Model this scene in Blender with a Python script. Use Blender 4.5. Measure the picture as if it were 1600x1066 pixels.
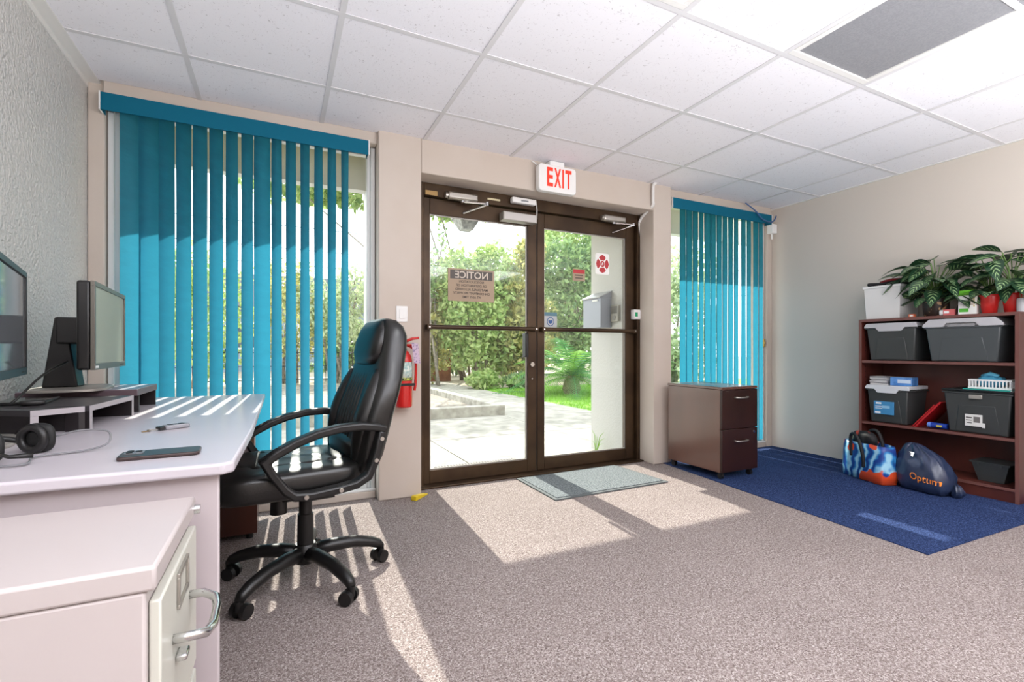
import bpy, math, random
import numpy as np
from mathutils import Vector, Matrix
from mathutils.bvhtree import BVHTree

for o in list(bpy.data.objects):
    bpy.data.objects.remove(o, do_unlink=True)
S = bpy.context.scene
COL = S.collection
rnd = random.Random(7)

# ------------------------------------------------------------------ camera
cam_d = bpy.data.cameras.new('camera')
cam = bpy.data.objects.new('camera', cam_d)
COL.objects.link(cam)
cam.location = (0, 0, 0.94)
cam.rotation_euler = (math.radians(90), 0, -math.atan(365 / 754.0))
cam_d.sensor_width = 36
cam_d.lens = 36 * 754 / 1600.0
cam_d.shift_y = 14 / 1600.0
cam_d.clip_start = 0.02
cam_d.clip_end = 300
S.camera = cam

# ------------------------------------------------------------------ world, sun, exposure
W = bpy.data.worlds.new('world')
S.world = W
W.use_nodes = True
bg = W.node_tree.nodes['Background']
bg.inputs['Color'].default_value = (0.90, 0.95, 1.0, 1)
bg.inputs['Strength'].default_value = 2.1
sun_d = bpy.data.lights.new('sun', 'SUN')
sun_d.energy = 5.5
sun_d.angle = math.radians(0.6)
sun_d.color = (1.0, 0.95, 0.86)
sun = bpy.data.objects.new('sun', sun_d)
COL.objects.link(sun)
sun.rotation_euler = Vector((-0.042, -1, -0.80)).to_track_quat('-Z', 'Y').to_euler()
bnc_d = bpy.data.lights.new('ceiling_fill', 'AREA')      # added unseen fill light behind the camera, aimed up to brighten the ceiling
bnc_d.shape = 'RECTANGLE'; bnc_d.size = 4.4; bnc_d.size_y = 1.5
bnc_d.energy = 168
bnc_d.color = (0.93, 0.96, 1.0)
bnc = bpy.data.objects.new('ceiling_fill', bnc_d)
COL.objects.link(bnc)
bnc.location = (1.6, -0.85, 0.99)
bnc.rotation_euler = (math.pi, 0, 0)
LAMP = 4.0                       # radiance of the lit ceiling panels
S.view_settings.view_transform = 'Standard'
S.view_settings.look = 'None'
S.view_settings.gamma = 1
S.view_settings.use_curve_mapping = False
S.view_settings.exposure = 0.82
S.cycles.use_denoising = True
S.cycles.max_bounces = 10
S.cycles.diffuse_bounces = 5
S.cycles.transparent_max_bounces = 24
S.cycles.caustics_reflective = False
S.cycles.caustics_refractive = False
S.cycles.sample_clamp_indirect = 6.0

# ------------------------------------------------------------------ helpers
def lin(c):
    if isinstance(c, str):
        c = [int(c[i:i + 2], 16) / 255 for i in (0, 2, 4)]
        c = [x / 12.92 if x <= 0.04045 else ((x + 0.055) / 1.055) ** 2.4 for x in c]
    return (c[0], c[1], c[2], 1.0)

def M(name, col, rough=0.5, metal=0.0, col2=None, nscale=20, ramp=(0.4, 0.6), bump=0.0, bscale=60,
      detail=3, spec=0.5, emit=0.0, emit_col=None, trans=0.0, trans_col=None, coat=0.0, world=True, bdist=0.002, aniso=None):
    m = bpy.data.materials.new(name)
    m.use_nodes = True
    nt = m.node_tree
    N, L = nt.nodes, nt.links
    p = N['Principled BSDF']
    p.inputs['Base Color'].default_value = lin(col)
    p.inputs['Roughness'].default_value = rough
    p.inputs['Metallic'].default_value = metal
    p.inputs['Specular IOR Level'].default_value = spec
    p.inputs['Coat Weight'].default_value = coat
    if emit:
        p.inputs['Emission Color'].default_value = lin(emit_col or col)
        p.inputs['Emission Strength'].default_value = emit
    vec = None
    if col2 is not None or bump:
        if world:
            g = N.new('ShaderNodeNewGeometry'); vec = g.outputs['Position']
        else:
            g = N.new('ShaderNodeTexCoord'); vec = g.outputs['Object']
        if aniso:
            mp = N.new('ShaderNodeMapping'); mp.inputs['Scale'].default_value = aniso
            L.new(vec, mp.inputs['Vector']); vec = mp.outputs['Vector']
    if col2 is not None:
        n = N.new('ShaderNodeTexNoise')
        n.inputs['Scale'].default_value = nscale
        n.inputs['Detail'].default_value = detail
        L.new(vec, n.inputs['Vector'])
        r = N.new('ShaderNodeValToRGB')
        r.color_ramp.elements[0].position = ramp[0]
        r.color_ramp.elements[1].position = ramp[1]
        r.color_ramp.elements[0].color = lin(col)
        r.color_ramp.elements[1].color = lin(col2)
        L.new(n.outputs['Fac'], r.inputs['Fac'])
        L.new(r.outputs['Color'], p.inputs['Base Color'])
    if bump:
        n2 = N.new('ShaderNodeTexNoise')
        n2.inputs['Scale'].default_value = bscale
        n2.inputs['Detail'].default_value = detail
        L.new(vec, n2.inputs['Vector'])
        b = N.new('ShaderNodeBump')
        b.inputs['Strength'].default_value = bump
        b.inputs['Distance'].default_value = bdist
        L.new(n2.outputs['Fac'], b.inputs['Height'])
        L.new(b.outputs['Normal'], p.inputs['Normal'])
    if trans:
        t = N.new('ShaderNodeBsdfTranslucent')
        t.inputs['Color'].default_value = lin(trans_col or col)
        mx = N.new('ShaderNodeMixShader')
        mx.inputs['Fac'].default_value = trans
        L.new(p.outputs['BSDF'], mx.inputs[1])
        L.new(t.outputs['BSDF'], mx.inputs[2])
        if col2 is not None and trans_col is None:
            L.new(r.outputs['Color'], t.inputs['Color'])
        L.new(mx.outputs['Shader'], N['Material Output'].inputs['Surface'])
    return m

def glass(name, tint=(0.96, 0.98, 0.97), refl=0.03):
    m = bpy.data.materials.new(name); m.use_nodes = True
    nt = m.node_tree; N, L = nt.nodes, nt.links
    N.remove(N['Principled BSDF'])
    t = N.new('ShaderNodeBsdfTransparent'); t.inputs['Color'].default_value = (*tint, 1)
    g = N.new('ShaderNodeBsdfGlossy'); g.inputs['Roughness'].default_value = 0.02
    mx = N.new('ShaderNodeMixShader'); mx.inputs['Fac'].default_value = refl
    L.new(t.outputs[0], mx.inputs[1]); L.new(g.outputs[0], mx.inputs[2])
    L.new(mx.outputs[0], N['Material Output'].inputs['Surface'])
    return m

class MB:
    def __init__(s):
        s.v = []; s.f = []
    def add(s, vs, fs):
        b = len(s.v); s.v += [tuple(x) for x in vs]; s.f += [tuple(i + b for i in f) for f in fs]; return s
    def box(s, x0, x1, y0, y1, z0, z1):
        return s.add([(x0, y0, z0), (x1, y0, z0), (x1, y1, z0), (x0, y1, z0), (x0, y0, z1), (x1, y0, z1), (x1, y1, z1), (x0, y1, z1)],
                     [(0, 3, 2, 1), (4, 5, 6, 7), (0, 1, 5, 4), (1, 2, 6, 5), (2, 3, 7, 6), (3, 0, 4, 7)])
    def taper(s, x0, x1, y0, y1, z0, z1, ix, iy):
        # bottom is inset by ix, iy
        return s.add([(x0 + ix, y0 + iy, z0), (x1 - ix, y0 + iy, z0), (x1 - ix, y1 - iy, z0), (x0 + ix, y1 - iy, z0),
                      (x0, y0, z1), (x1, y0, z1), (x1, y1, z1), (x0, y1, z1)],
                     [(0, 3, 2, 1), (4, 5, 6, 7), (0, 1, 5, 4), (1, 2, 6, 5), (2, 3, 7, 6), (3, 0, 4, 7)])
    def tray(s, x0, x1, y0, y1, z0, z1, ix, iy, t):
        o = [(x0 + ix, y0 + iy, z0), (x1 - ix, y0 + iy, z0), (x1 - ix, y1 - iy, z0), (x0 + ix, y1 - iy, z0), (x0, y0, z1), (x1, y0, z1), (x1, y1, z1), (x0, y1, z1)]
        i = [(x0 + ix + t, y0 + iy + t, z0 + t), (x1 - ix - t, y0 + iy + t, z0 + t), (x1 - ix - t, y1 - iy - t, z0 + t), (x0 + ix + t, y1 - iy - t, z0 + t),
             (x0 + t, y0 + t, z1), (x1 - t, y0 + t, z1), (x1 - t, y1 - t, z1), (x0 + t, y1 - t, z1)]
        f = [(0, 3, 2, 1), (0, 1, 5, 4), (1, 2, 6, 5), (2, 3, 7, 6), (3, 0, 4, 7), (8, 9, 10, 11),
             (8, 12, 13, 9), (9, 13, 14, 10), (10, 14, 15, 11), (11, 15, 12, 8), (4, 5, 13, 12), (5, 6, 14, 13), (6, 7, 15, 14), (7, 4, 12, 15)]
        return s.add(o + i, f)
    def cyl(s, p0, p1, r0, r1=None, n=16):
        r1 = r0 if r1 is None else r1
        p0, p1 = Vector(p0), Vector(p1)
        q = (p1 - p0).to_track_quat('Z', 'Y')
        vs = []
        for p, r in ((p0, r0), (p1, r1)):
            for k in range(n):
                a = 2 * math.pi * k / n
                vs.append(p + q @ Vector((r * math.cos(a), r * math.sin(a), 0)))
        fs = [(k, (k + 1) % n, n + (k + 1) % n, n + k) for k in range(n)] + [tuple(range(n - 1, -1, -1)), tuple(range(n, 2 * n))]
        return s.add(vs, fs)
    def tube(s, pts, r, n=8, closed=False):
        pts = [Vector(p) for p in pts]
        rs = r if isinstance(r, (list, tuple)) else [r] * len(pts)
        m = len(pts); vs = []
        prev = None
        for i, p in enumerate(pts):
            if closed:
                d = pts[(i + 1) % m] - pts[i - 1]
            else:
                d = pts[min(i + 1, m - 1)] - pts[max(i - 1, 0)]
            d.normalize()
            if prev is None:
                u = d.orthogonal().normalized()
            else:
                u = (prev - d * prev.dot(d)).normalized()
            prev = u
            w = d.cross(u)
            for k in range(n):
                a = 2 * math.pi * k / n
                vs.append(p + rs[i] * (math.cos(a) * u + math.sin(a) * w))
        fs = []
        for i in range(m if closed else m - 1):
            j = (i + 1) % m
            for k in range(n):
                fs.append((i * n + k, i * n + (k + 1) % n, j * n + (k + 1) % n, j * n + k))
        if not closed:
            fs += [tuple(range(n - 1, -1, -1)), tuple(range((m - 1) * n, m * n))]
        return s.add(vs, fs)
    def lathe(s, prof, c=(0, 0, 0), n=24):
        vs = []; m = len(prof)
        for r, z in prof:
            for k in range(n):
                a = 2 * math.pi * k / n
                vs.append((c[0] + r * math.cos(a), c[1] + r * math.sin(a), c[2] + z))
        fs = [(i * n + k, i * n + (k + 1) % n, (i + 1) * n + (k + 1) % n, (i + 1) * n + k) for i in range(m - 1) for k in range(n)]
        fs += [tuple(range(n - 1, -1, -1)), tuple(range((m - 1) * n, m * n))]
        return s.add(vs, fs)
    def prism(s, poly, y0, y1, axis='y'):
        # poly in two coordinates, extruded along axis
        n = len(poly)
        def P(a, b, c):
            return {'y': (a, c, b), 'x': (c, a, b), 'z': (a, b, c)}[axis]
        vs = [P(a, b, y0) for a, b in poly] + [P(a, b, y1) for a, b in poly]
        fs = [(k, (k + 1) % n, n + (k + 1) % n, n + k) for k in range(n)] + [tuple(range(n - 1, -1, -1)), tuple(range(n, 2 * n))]
        return s.add(vs, fs)
    def ribbon(s, pts, t, y0, y1):
        # thick band following a path in the xz plane, extruded in y
        m = len(pts); L_, R_ = [], []
        for i in range(m):
            a = Vector(pts[max(i - 1, 0)]); b = Vector(pts[i]); c = Vector(pts[min(i + 1, m - 1)])
            d1 = (b - a).normalized() if i > 0 else (c - b).normalized()
            d2 = (c - b).normalized() if i < m - 1 else d1
            n1 = Vector((-d1.y, d1.x)); n2 = Vector((-d2.y, d2.x))
            nn = (n1 + n2).normalized(); k = min(1.0 / max(nn.dot(n1), 0.45), 2)
            L_.append(b + nn * t / 2 * k); R_.append(b - nn * t / 2 * k)
        vs = []
        for i in range(m):
            vs += [(L_[i].x, y0, L_[i].y), (L_[i].x, y1, L_[i].y), (R_[i].x, y1, R_[i].y), (R_[i].x, y0, R_[i].y)]
        fs = []
        for i in range(m - 1):
            for k in range(4):
                fs.append((4 * i + k, 4 * i + (k + 1) % 4, 4 * i + 4 + (k + 1) % 4, 4 * i + 4 + k))
        fs += [(3, 2, 1, 0), (4 * m - 4, 4 * m - 3, 4 * m - 2, 4 * m - 1)]
        return s.add(vs, fs)
    def sq(s, c, r, e1=0.5, e2=0.5, nu=24, nv=14, fn=None):
        # superellipsoid
        def pw(x, e): return math.copysign(abs(x) ** e, x)
        vs = []
        for i in range(nv + 1):
            ph = -math.pi / 2 + math.pi * i / nv
            for k in range(nu):
                th = 2 * math.pi * k / nu
                x = pw(math.cos(ph), e1) * pw(math.cos(th), e2)
                y = pw(math.cos(ph), e1) * pw(math.sin(th), e2)
                z = pw(math.sin(ph), e1)
                p = (c[0] + r[0] * x, c[1] + r[1] * y, c[2] + r[2] * z)
                vs.append(fn(x, y, z, p) if fn else p)
        fs = [(i * nu + k, i * nu + (k + 1) % nu, (i + 1) * nu + (k + 1) % nu, (i + 1) * nu + k) for i in range(nv) for k in range(nu)]
        return s.add(vs, fs)
    def loft(s, secs, n=28, fn=None):
        # secs: (z, cx, cy, rx, ry, exponent)
        vs = []
        for z, cx, cy, rx, ry, e in secs:
            for k in range(n):
                a = 2 * math.pi * k / n
                x = math.copysign(abs(math.cos(a)) ** e, math.cos(a)); y = math.copysign(abs(math.sin(a)) ** e, math.sin(a))
                p = (cx + rx * x, cy + ry * y, z)
                vs.append(fn(p, a) if fn else p)
        m = len(secs)
        fs = [(i * n + k, i * n + (k + 1) % n, (i + 1) * n + (k + 1) % n, (i + 1) * n + k) for i in range(m - 1) for k in range(n)]
        fs += [tuple(range(n - 1, -1, -1)), tuple(range((m - 1) * n, m * n))]
        return s.add(vs, fs)
    def mesh(s, name):
        me = bpy.data.meshes.new(name)
        me.from_pydata(s.v, [], s.f)
        return me
    def obj(s, name, mat, parent=None, bevel=0, smooth=False, sub=0, seg=2, loc=None, rot=None):
        me = s.mesh(name)
        return mkobj(name, me, mat, parent, bevel, smooth, sub, seg, loc, rot)

def mkobj(name, me, mat, parent=None, bevel=0, smooth=False, sub=0, seg=2, loc=None, rot=None):
    me.materials.append(mat)
    o = bpy.data.objects.new(name, me)
    COL.objects.link(o)
    o.parent = parent
    if loc: o.location = loc
    if rot: o.rotation_euler = rot
    if smooth or bevel:
        me.polygons.foreach_set('use_smooth', [True] * len(me.polygons))
        if bevel or smooth == 'auto':
            try:
                me.set_sharp_from_angle(angle=math.radians(35))
            except Exception:
                pass
    if bevel:
        b = o.modifiers.new('bevel', 'BEVEL'); b.width = bevel; b.segments = seg; b.limit_method = 'ANGLE'; b.angle_limit = math.radians(35)
    if sub:
        d = o.modifiers.new('subdivision', 'SUBSURF'); d.levels = sub; d.render_levels = sub
    return o

def cr(pts, n=6):
    P = [Vector(p) for p in pts]; out = []
    for i in range(len(P) - 1):
        a, b, c, d = P[max(i - 1, 0)], P[i], P[i + 1], P[min(i + 2, len(P) - 1)]
        for k in range(n):
            t = k / n
            out.append(.5 * ((2 * b) + (c - a) * t + (2 * a - 5 * b + 4 * c - d) * t * t + (3 * b - a - 3 * c + d) * t ** 3))
    return out + [P[-1]]

def B(x0, x1, y0, y1, z0, z1):
    return MB().box(x0, x1, y0, y1, z0, z1)

def tag(o, label=None, cat=None, group=None, kind=None):
    if label: o['label'] = label
    if cat: o['category'] = cat
    if group: o['group'] = group
    if kind: o['kind'] = kind
    return o

def thing(name, label, cat, loc=(0, 0, 0), rotz=0, group=None):
    o = bpy.data.objects.new(name, None)
    o.empty_display_size = 0.05
    COL.objects.link(o)
    o.location = loc; o.rotation_euler = (0, 0, rotz)
    return tag(o, label, cat, group)

def struct(o):
    o['kind'] = 'structure'
    return o

def text_mesh(body, size, width=None, extrude=0.0006, bold=0.0, spacing=1.0):
    cu = bpy.data.curves.new('lettering', 'FONT')
    cu.body = body; cu.size = size; cu.align_x = 'CENTER'; cu.align_y = 'CENTER'
    cu.extrude = extrude; cu.offset = bold; cu.resolution_u = 3; cu.space_line = spacing
    to = bpy.data.objects.new('lettering', cu)
    me = bpy.data.meshes.new_from_object(to)
    bpy.data.objects.remove(to); bpy.data.curves.remove(cu)
    if width and len(me.vertices):
        xs = [v.co.x for v in me.vertices]
        k = width / (max(xs) - min(xs)); c = (max(xs) + min(xs)) / 2
        for v in me.vertices: v.co.x = (v.co.x - c) * k
    return me

def text(name, body, size, mat, parent, loc, face='-y', mirror=False, **kw):
    me = text_mesh(body, size, **kw)
    if mirror:
        for v in me.vertices: v.co.x = -v.co.x
        me.flip_normals()
    rot = {'-y': (math.pi / 2, 0, 0), '-x': (math.pi / 2, 0, -math.pi / 2), '+x': (math.pi / 2, 0, math.pi / 2)}[face]
    return mkobj(name, me, mat, parent, loc=loc, rot=rot)

# ------------------------------------------------------------------ materials
m_cream = M('cream wall paint', 'c6baaf', 0.6, col2='c3b6aa', nscale=3, bump=0.12, bscale=90)
m_left = M('textured wall paint', 'cfcdc9', 0.34, bump=1.0, bscale=75, bdist=0.014, detail=4, spec=0.8)
m_right = M('right wall paint', 'd0c6bb', 0.5, bump=0.12, bscale=80)
m_white_trim = M('white trim paint', 'e2e0dd', 0.4)
m_frame_white = M('white window frame', 'dcdcda', 0.35)
m_bronze = M('dark bronze aluminium', '3a2a1c', 0.38, metal=0.5, col2='4a3826', nscale=4)
m_glass = glass('window glass')
m_black = M('black plastic', '161515', 0.38)
m_blackm = M('matt black', '121212', 0.6)
m_leather = M('black leather', '141312', 0.3, bump=0.15, bscale=140, spec=0.6)
m_steel = M('brushed steel', 'b9b4ac', 0.35, metal=0.9)
m_chrome = M('chrome', 'd8d8d8', 0.15, metal=1.0)
m_alu = M('painted silver', 'a8a39c', 0.4, metal=0.5)
m_white_pl = M('white plastic', 'e9e8e6', 0.4)
m_red = M('red plastic', 'd0201c', 0.3)
m_paper = M('white paper', 'f0efec', 0.7)

def carpet(name, a, b, c, sc=170):
    m = bpy.data.materials.new(name); m.use_nodes = True
    nt = m.node_tree; N, L = nt.nodes, nt.links
    p = N['Principled BSDF']; p.inputs['Roughness'].default_value = 0.95; p.inputs['Specular IOR Level'].default_value = 0.1
    g = N.new('ShaderNodeNewGeometry')
    n = N.new('ShaderNodeTexNoise'); n.inputs['Scale'].default_value = sc; n.inputs['Detail'].default_value = 2; n.inputs['Distortion'].default_value = 1.2
    L.new(g.outputs['Position'], n.inputs['Vector'])
    r = N.new('ShaderNodeValToRGB')
    e = r.color_ramp.elements
    e[0].position = 0.34; e[0].color = lin(a); e[1].position = 0.66; e[1].color = lin(c)
    k = r.color_ramp.elements.new(0.5); k.color = lin(b)
    L.new(n.outputs['Fac'], r.inputs['Fac'])
    n2 = N.new('ShaderNodeTexNoise'); n2.inputs['Scale'].default_value = 1.7; n2.inputs['Detail'].default_value = 4
    L.new(g.outputs['Position'], n2.inputs['Vector'])
    mr = N.new('ShaderNodeMapRange'); mr.inputs['To Min'].default_value = 0.86; mr.inputs['To Max'].default_value = 1.12
    L.new(n2.outputs['Fac'], mr.inputs['Value'])
    mx = N.new('ShaderNodeMix'); mx.data_type = 'RGBA'; mx.blend_type = 'MULTIPLY'; mx.inputs['Factor'].default_value = 1
    L.new(r.outputs['Color'], mx.inputs['A']); L.new(mr.outputs['Result'], mx.inputs['B'])
    L.new(mx.outputs['Result'], p.inputs['Base Color'])
    b_ = N.new('ShaderNodeBump'); b_.inputs['Strength'].default_value = 0.7; b_.inputs['Distance'].default_value = 0.004
    L.new(n.outputs['Fac'], b_.inputs['Height']); L.new(b_.outputs['Normal'], p.inputs['Normal'])
    return m
m_carpet = carpet('taupe loop carpet', '655855', '8a7e7a', 'b8aeaa')
m_navy = carpet('navy carpet', '17203a', '26355c', '4a5d8a')

def tile_mat():
    m = M('ceiling tile', 'dcd9db', 0.85, bump=0.25, bscale=120)
    nt = m.node_tree; N, L = nt.nodes, nt.links
    p = N['Principled BSDF']
    g = N.new('ShaderNodeNewGeometry')
    n = N.new('ShaderNodeTexNoise'); n.inputs['Scale'].default_value = 75; n.inputs['Detail'].default_value = 3; n.inputs['Distortion'].default_value = 1.5
    L.new(g.outputs['Position'], n.inputs['Vector'])
    r = N.new('ShaderNodeValToRGB')
    r.color_ramp.elements[0].position = 0.30; r.color_ramp.elements[0].color = lin('c2bec2')
    r.color_ramp.elements[1].position = 0.36; r.color_ramp.elements[1].color = lin('ebe9ee')
    L.new(n.outputs['Fac'], r.inputs['Fac']); L.new(r.outputs['Color'], p.inputs['Base Color'])
    return m
m_tile = tile_mat()

# ------------------------------------------------------------------ room shell
XL, XR, YB, YF, CZ = -0.87, 4.33, -3.2, 3.055, 2.30
struct(B(XL - .1, XR + .1, YB - .1, 3.35, -0.08, 0).obj('floor', m_carpet))
wl = struct(B(XL - .12, XL, YB, 3.35, 0, 2.7).obj('wall_left', m_left))
wr = struct(B(XR, XR + .12, YB, 3.35, 0, 2.7).obj('wall_right', m_right))
wb = struct(B(XL - .12, XR + .12, YB - .12, YB, 0, 2.7).obj('wall_back', m_cream))
f = MB()
f.box(XL, -0.80, 3.13, 3.35, 0, 2.45)                 # pier by the left wall
f.box(-0.80, 0.56, 3.10, 3.35, 2.235, 2.45)           # over left window
f.box(-0.80, 0.56, 3.14, 3.35, 0, 0.045)              # low curb
f.box(0.56, 0.83, YF, 3.35, 0, 2.45)                  # column
f.box(0.83, 2.77, YF, 3.35, 2.085, 2.45)              # door head
f.box(2.77, 2.96, YF, 3.35, 0, 2.45)                  # column
f.box(2.96, 4.26, 3.10, 3.35, 2.235, 2.45)
f.box(2.96, 4.26, 3.14, 3.35, 0, 0.045)
f.box(4.26, XR, 3.13, 3.35, 0, 2.45)
struct(f.obj('wall_front', m_cream, bevel=0.006))

# ceiling with tiles and grid bars
ceil = struct(B(XL, XR, YB, 3.10, CZ + 0.02, CZ + 0.12).obj('ceiling', m_white_trim))
GX = [-0.385 + 0.618 * k for k in range(0, 8)]
GY = [2.665 - 0.606 * k for k in range(0, 10)]
xs = [XL] + GX + [XR]
ys = [3.10] + GY + [YB]
LIT = [(0.851, 1.469, 0.241, 1.453), (-0.385, 0.233, -2.183, -0.971), (0.851, 1.469, -2.183, -0.971), (2.087, 2.705, -2.183, -0.971), (3.323, 3.941, -2.183, -0.971), (3.323, 3.941, 0.241, 1.453)]
OFF = [(2.087, 2.705, 0.241, 1.453)]
LIT = LIT[:5]  # only the first panel is in view; the rest are unseen, added for fill
tile_cache = {}
for i in range(len(xs) - 1):
    for j in range(len(ys) - 1):
        x0, x1, y1, y0 = xs[i], xs[i + 1], ys[j], ys[j + 1]
        cx, cy = (x0 + x1) / 2, (y0 + y1) / 2
        if any(a < cx < b and c < cy < d for a, b, c, d in LIT + OFF):
            continue
        key = (round(x1 - x0, 3), round(y1 - y0, 3))
        if key not in tile_cache:
            w, h = key
            me = B(-w / 2 + .004, w / 2 - .004, -h / 2 + .004, h / 2 - .004, 0, 0.016).mesh('ceiling_tile')
            me.materials.append(m_tile)
            tile_cache[key] = me
        o = bpy.data.objects.new('ceiling_tile', tile_cache[key])
        COL.objects.link(o); o.parent = ceil
        o.location = (cx, cy, CZ + 0.003 + rnd.uniform(-.0012, .0012))
m_bar = M('ceiling grid bar', 'd6d4d6', 0.45)
for x in GX:
    B(x - .012, x + .012, YB, 3.10, CZ - .001, CZ + .002).obj('grid_bar', m_bar, ceil)
for y in GY:
    B(XL, XR, y - .012, y + .012, CZ - .0012, CZ + .0018).obj('grid_bar', m_bar, ceil)
t = MB(); t.box(XL, XL + .055, YB, 3.13, CZ - .004, CZ + .01); t.box(XL, XL + .004, YB, 3.13, CZ - .03, CZ)
struct(t.obj('trim_1', m_white_trim))
t = MB(); t.box(XR - .022, XR, YB, 3.13, CZ - .003, CZ + .01)
struct(t.obj('trim_2', m_white_trim))

m_lamp = M('lit diffuser', 'ffffff', 0.5, emit=LAMP, emit_col=(0.95, 0.97, 1.0))
m_diff = M('unlit diffuser', '8e8e92', 0.3, col2='858589', nscale=140, bump=0.3, bscale=250)
def troffer(x0, x1, y0, y1, lit, label):
    t = thing('ceiling_light', label, 'light', ((x0 + x1) / 2, (y0 + y1) / 2, CZ), group='recessed ceiling panel lights')
    w, h = (x1 - x0) / 2 - .013, (y1 - y0) / 2 - .013
    fr = MB()
    for a in ((-w, w, -h, -h + .03), (-w, w, h - .03, h), (-w, -w + .03, -h + .03, h - .03), (w - .03, w, -h + .03, h - .03)):
        fr.box(*a, -.002, .014)
    fr.obj('frame', m_white_trim, t, bevel=.002)
    B(-w + .031, w - .031, -h + .031, h - .031, .004, .009).obj('diffuser', m_lamp if lit else m_diff, t)
    return t
troffer(*OFF[0], False, 'unlit grey rectangular ceiling light panel at upper right')
for i, a in enumerate(LIT):
    troffer(*a, True, ['glowing ceiling light panel whose corner shows at the top edge', 'unseen lit ceiling panel over the back left of the room, added for fill', 'unseen lit ceiling panel over the middle of the back of the room, added for fill',
                       'unseen lit ceiling panel right of centre over the back of the room, added for fill', 'unseen lit ceiling panel by the right wall at the back of the room, added for fill'][i])

# navy carpet piece
p = [(2.87, 3.055), (2.675, 1.158), (3.61, 1.137), (4.33, 1.12), (4.33, 3.13), (2.96, 3.13), (2.96, 3.055)]
tag(MB().prism(p, 0.0005, 0.005, 'z').obj('navy_carpet', m_navy), 'navy blue carpet piece under the bookcase corner', 'carpet')

# windows
def window(name, x0, x1):
    o = struct(MB().box(x0, x0 + .05, 3.185, 3.235, .045, 2.235).box(x1 - .05, x1, 3.185, 3.235, .045, 2.235)
               .box(x0 + .05, x1 - .05, 3.185, 3.235, .045, .095).box(x0 + .05, x1 - .05, 3.185, 3.235, 2.185, 2.235).obj(name, m_frame_white, bevel=.004))
    B(x0 + .045, x1 - .045, 3.208, 3.213, .09, 2.19).obj('pane', m_glass, o)
    m = MB().box(x0 + .004, x0 + .03, 3.16, 3.187, .05, 2.23).box(x1 - .03, x1 - .004, 3.16, 3.187, .05, 2.23)
    m.obj('window_stop', m_frame_white, o, bevel=.003)
    B(x0 + .002, x1 - .002, 3.142, 3.184, .0455, .058).obj('window_sill', m_frame_white, o, bevel=.003)
    return o
window('window_1', -0.80, 0.56)
window('window_2', 2.96, 4.26)

# ------------------------------------------------------------------ double door
fr = MB().box(.83, .893, 3.22, 3.33, 0, 2.085).box(2.737, 2.77, 3.22, 3.33, 0, 2.085).box(.893, 2.737, 3.22, 3.33, 1.998, 2.085)
trim3 = struct(fr.obj('trim_3', m_bronze, bevel=.003))
struct(B(.83, 2.77, 3.17, 3.34, 0.0005, .012).obj('trim_4', m_bronze, bevel=.003))
def door(name, x0, x1, gx0, gx1):
    o = struct(MB().box(x0, gx0, 3.255, 3.3, .014, 1.994).box(gx1, x1, 3.255, 3.3, .014, 1.994)
               .box(gx0, gx1, 3.255, 3.3, 1.885, 1.994).box(gx0, gx1, 3.255, 3.3, .014, .105).obj(name, m_bronze, bevel=.003))
    B(gx0 - .004, gx1 + .004, 3.276, 3.282, .10, 1.89).obj('pane', m_glass, o)
    g = MB()
    for a in ((gx0, gx0 + .008, .105, 1.885), (gx1 - .008, gx1, .105, 1.885)):
        g.box(a[0], a[1], 3.268, 3.274, a[2], a[3])
    g.box(gx0 + .008, gx1 - .008, 3.268, 3.274, .105, .113).box(gx0 + .008, gx1 - .008, 3.268, 3.274, 1.877, 1.885)
    g.obj('glazing_bead', m_alu, o)
    bar = MB().tube([(x0 + .03, 3.215, 1.098), (x1 - .012, 3.215, 1.098)], .0165, 12).obj('push_bar', m_bronze, o, smooth='auto')
    m = MB()
    for x in (x0 + .03, x1 - .03):
        m.box(x - .016, x + .016, 3.2, 3.256, 1.081, 1.115)
    m.obj('bar_bracket', m_bronze, bar, bevel=.003)
    sc_ = MB()
    for x in (x0 + .03, x1 - .03):
        sc_.cyl((x, 3.2005, 1.098), (x, 3.196, 1.098), .006, n=10)
    sc_.obj('screw', m_chrome, bar)
    return o
d1 = door('door_1', .897, 1.786, .944, 1.708)
d2 = door('door_2', 1.794, 2.733, 1.854, 2.646)
B(1.7861, 1.7939, 3.262, 3.292, .014, 1.994).obj('weather_strip', m_blackm, d1)
hd = MB().box(1.662, 1.69, 3.2, 3.256, .885, 1.065).obj('pull_handle', m_black, d1, bevel=.006)
lk = MB().cyl((1.745, 3.256, .83), (1.745, 3.243, .83), .019, .017, 18).obj('lock_cylinder', m_steel, d1, smooth='auto')
MB().cyl((1.745, 3.256, .72), (1.745, 3.25, .72), .005, n=10).obj('screw', m_chrome, d1)
def closer(x, arm, parent):
    c = MB().box(x - .11, x + .11, 3.165, 3.218, 1.985, 2.035).obj('door_closer', m_steel, parent, bevel=.012)
    MB().cyl((x - .125, 3.192, 2.01), (x - .10, 3.192, 2.01), .02, n=14).obj('end_cap', m_steel, c, smooth='auto')
    s = 1 if arm > 0 else -1
    MB().tube([(x, 3.19, 1.978), (x + arm, 3.15, 1.975)], .007, 8).obj('closer_arm', m_chrome, c)
    MB().tube([(x + arm, 3.15, 1.968), (x + arm * .15, 3.245, 1.915)], .0065, 8).obj('closer_arm', m_chrome, c)
    MB().cyl((x + arm, 3.15, 1.96), (x + arm, 3.15, 1.985), .011, n=12).obj('arm_pivot', m_chrome, c)
    MB().cyl((x, 3.19, 1.97), (x, 3.19, 1.99), .014, n=12).obj('arm_pivot', m_chrome, c)
    return c
closer(1.16, .17, trim3)
closer(2.47, .17, trim3)
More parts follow.
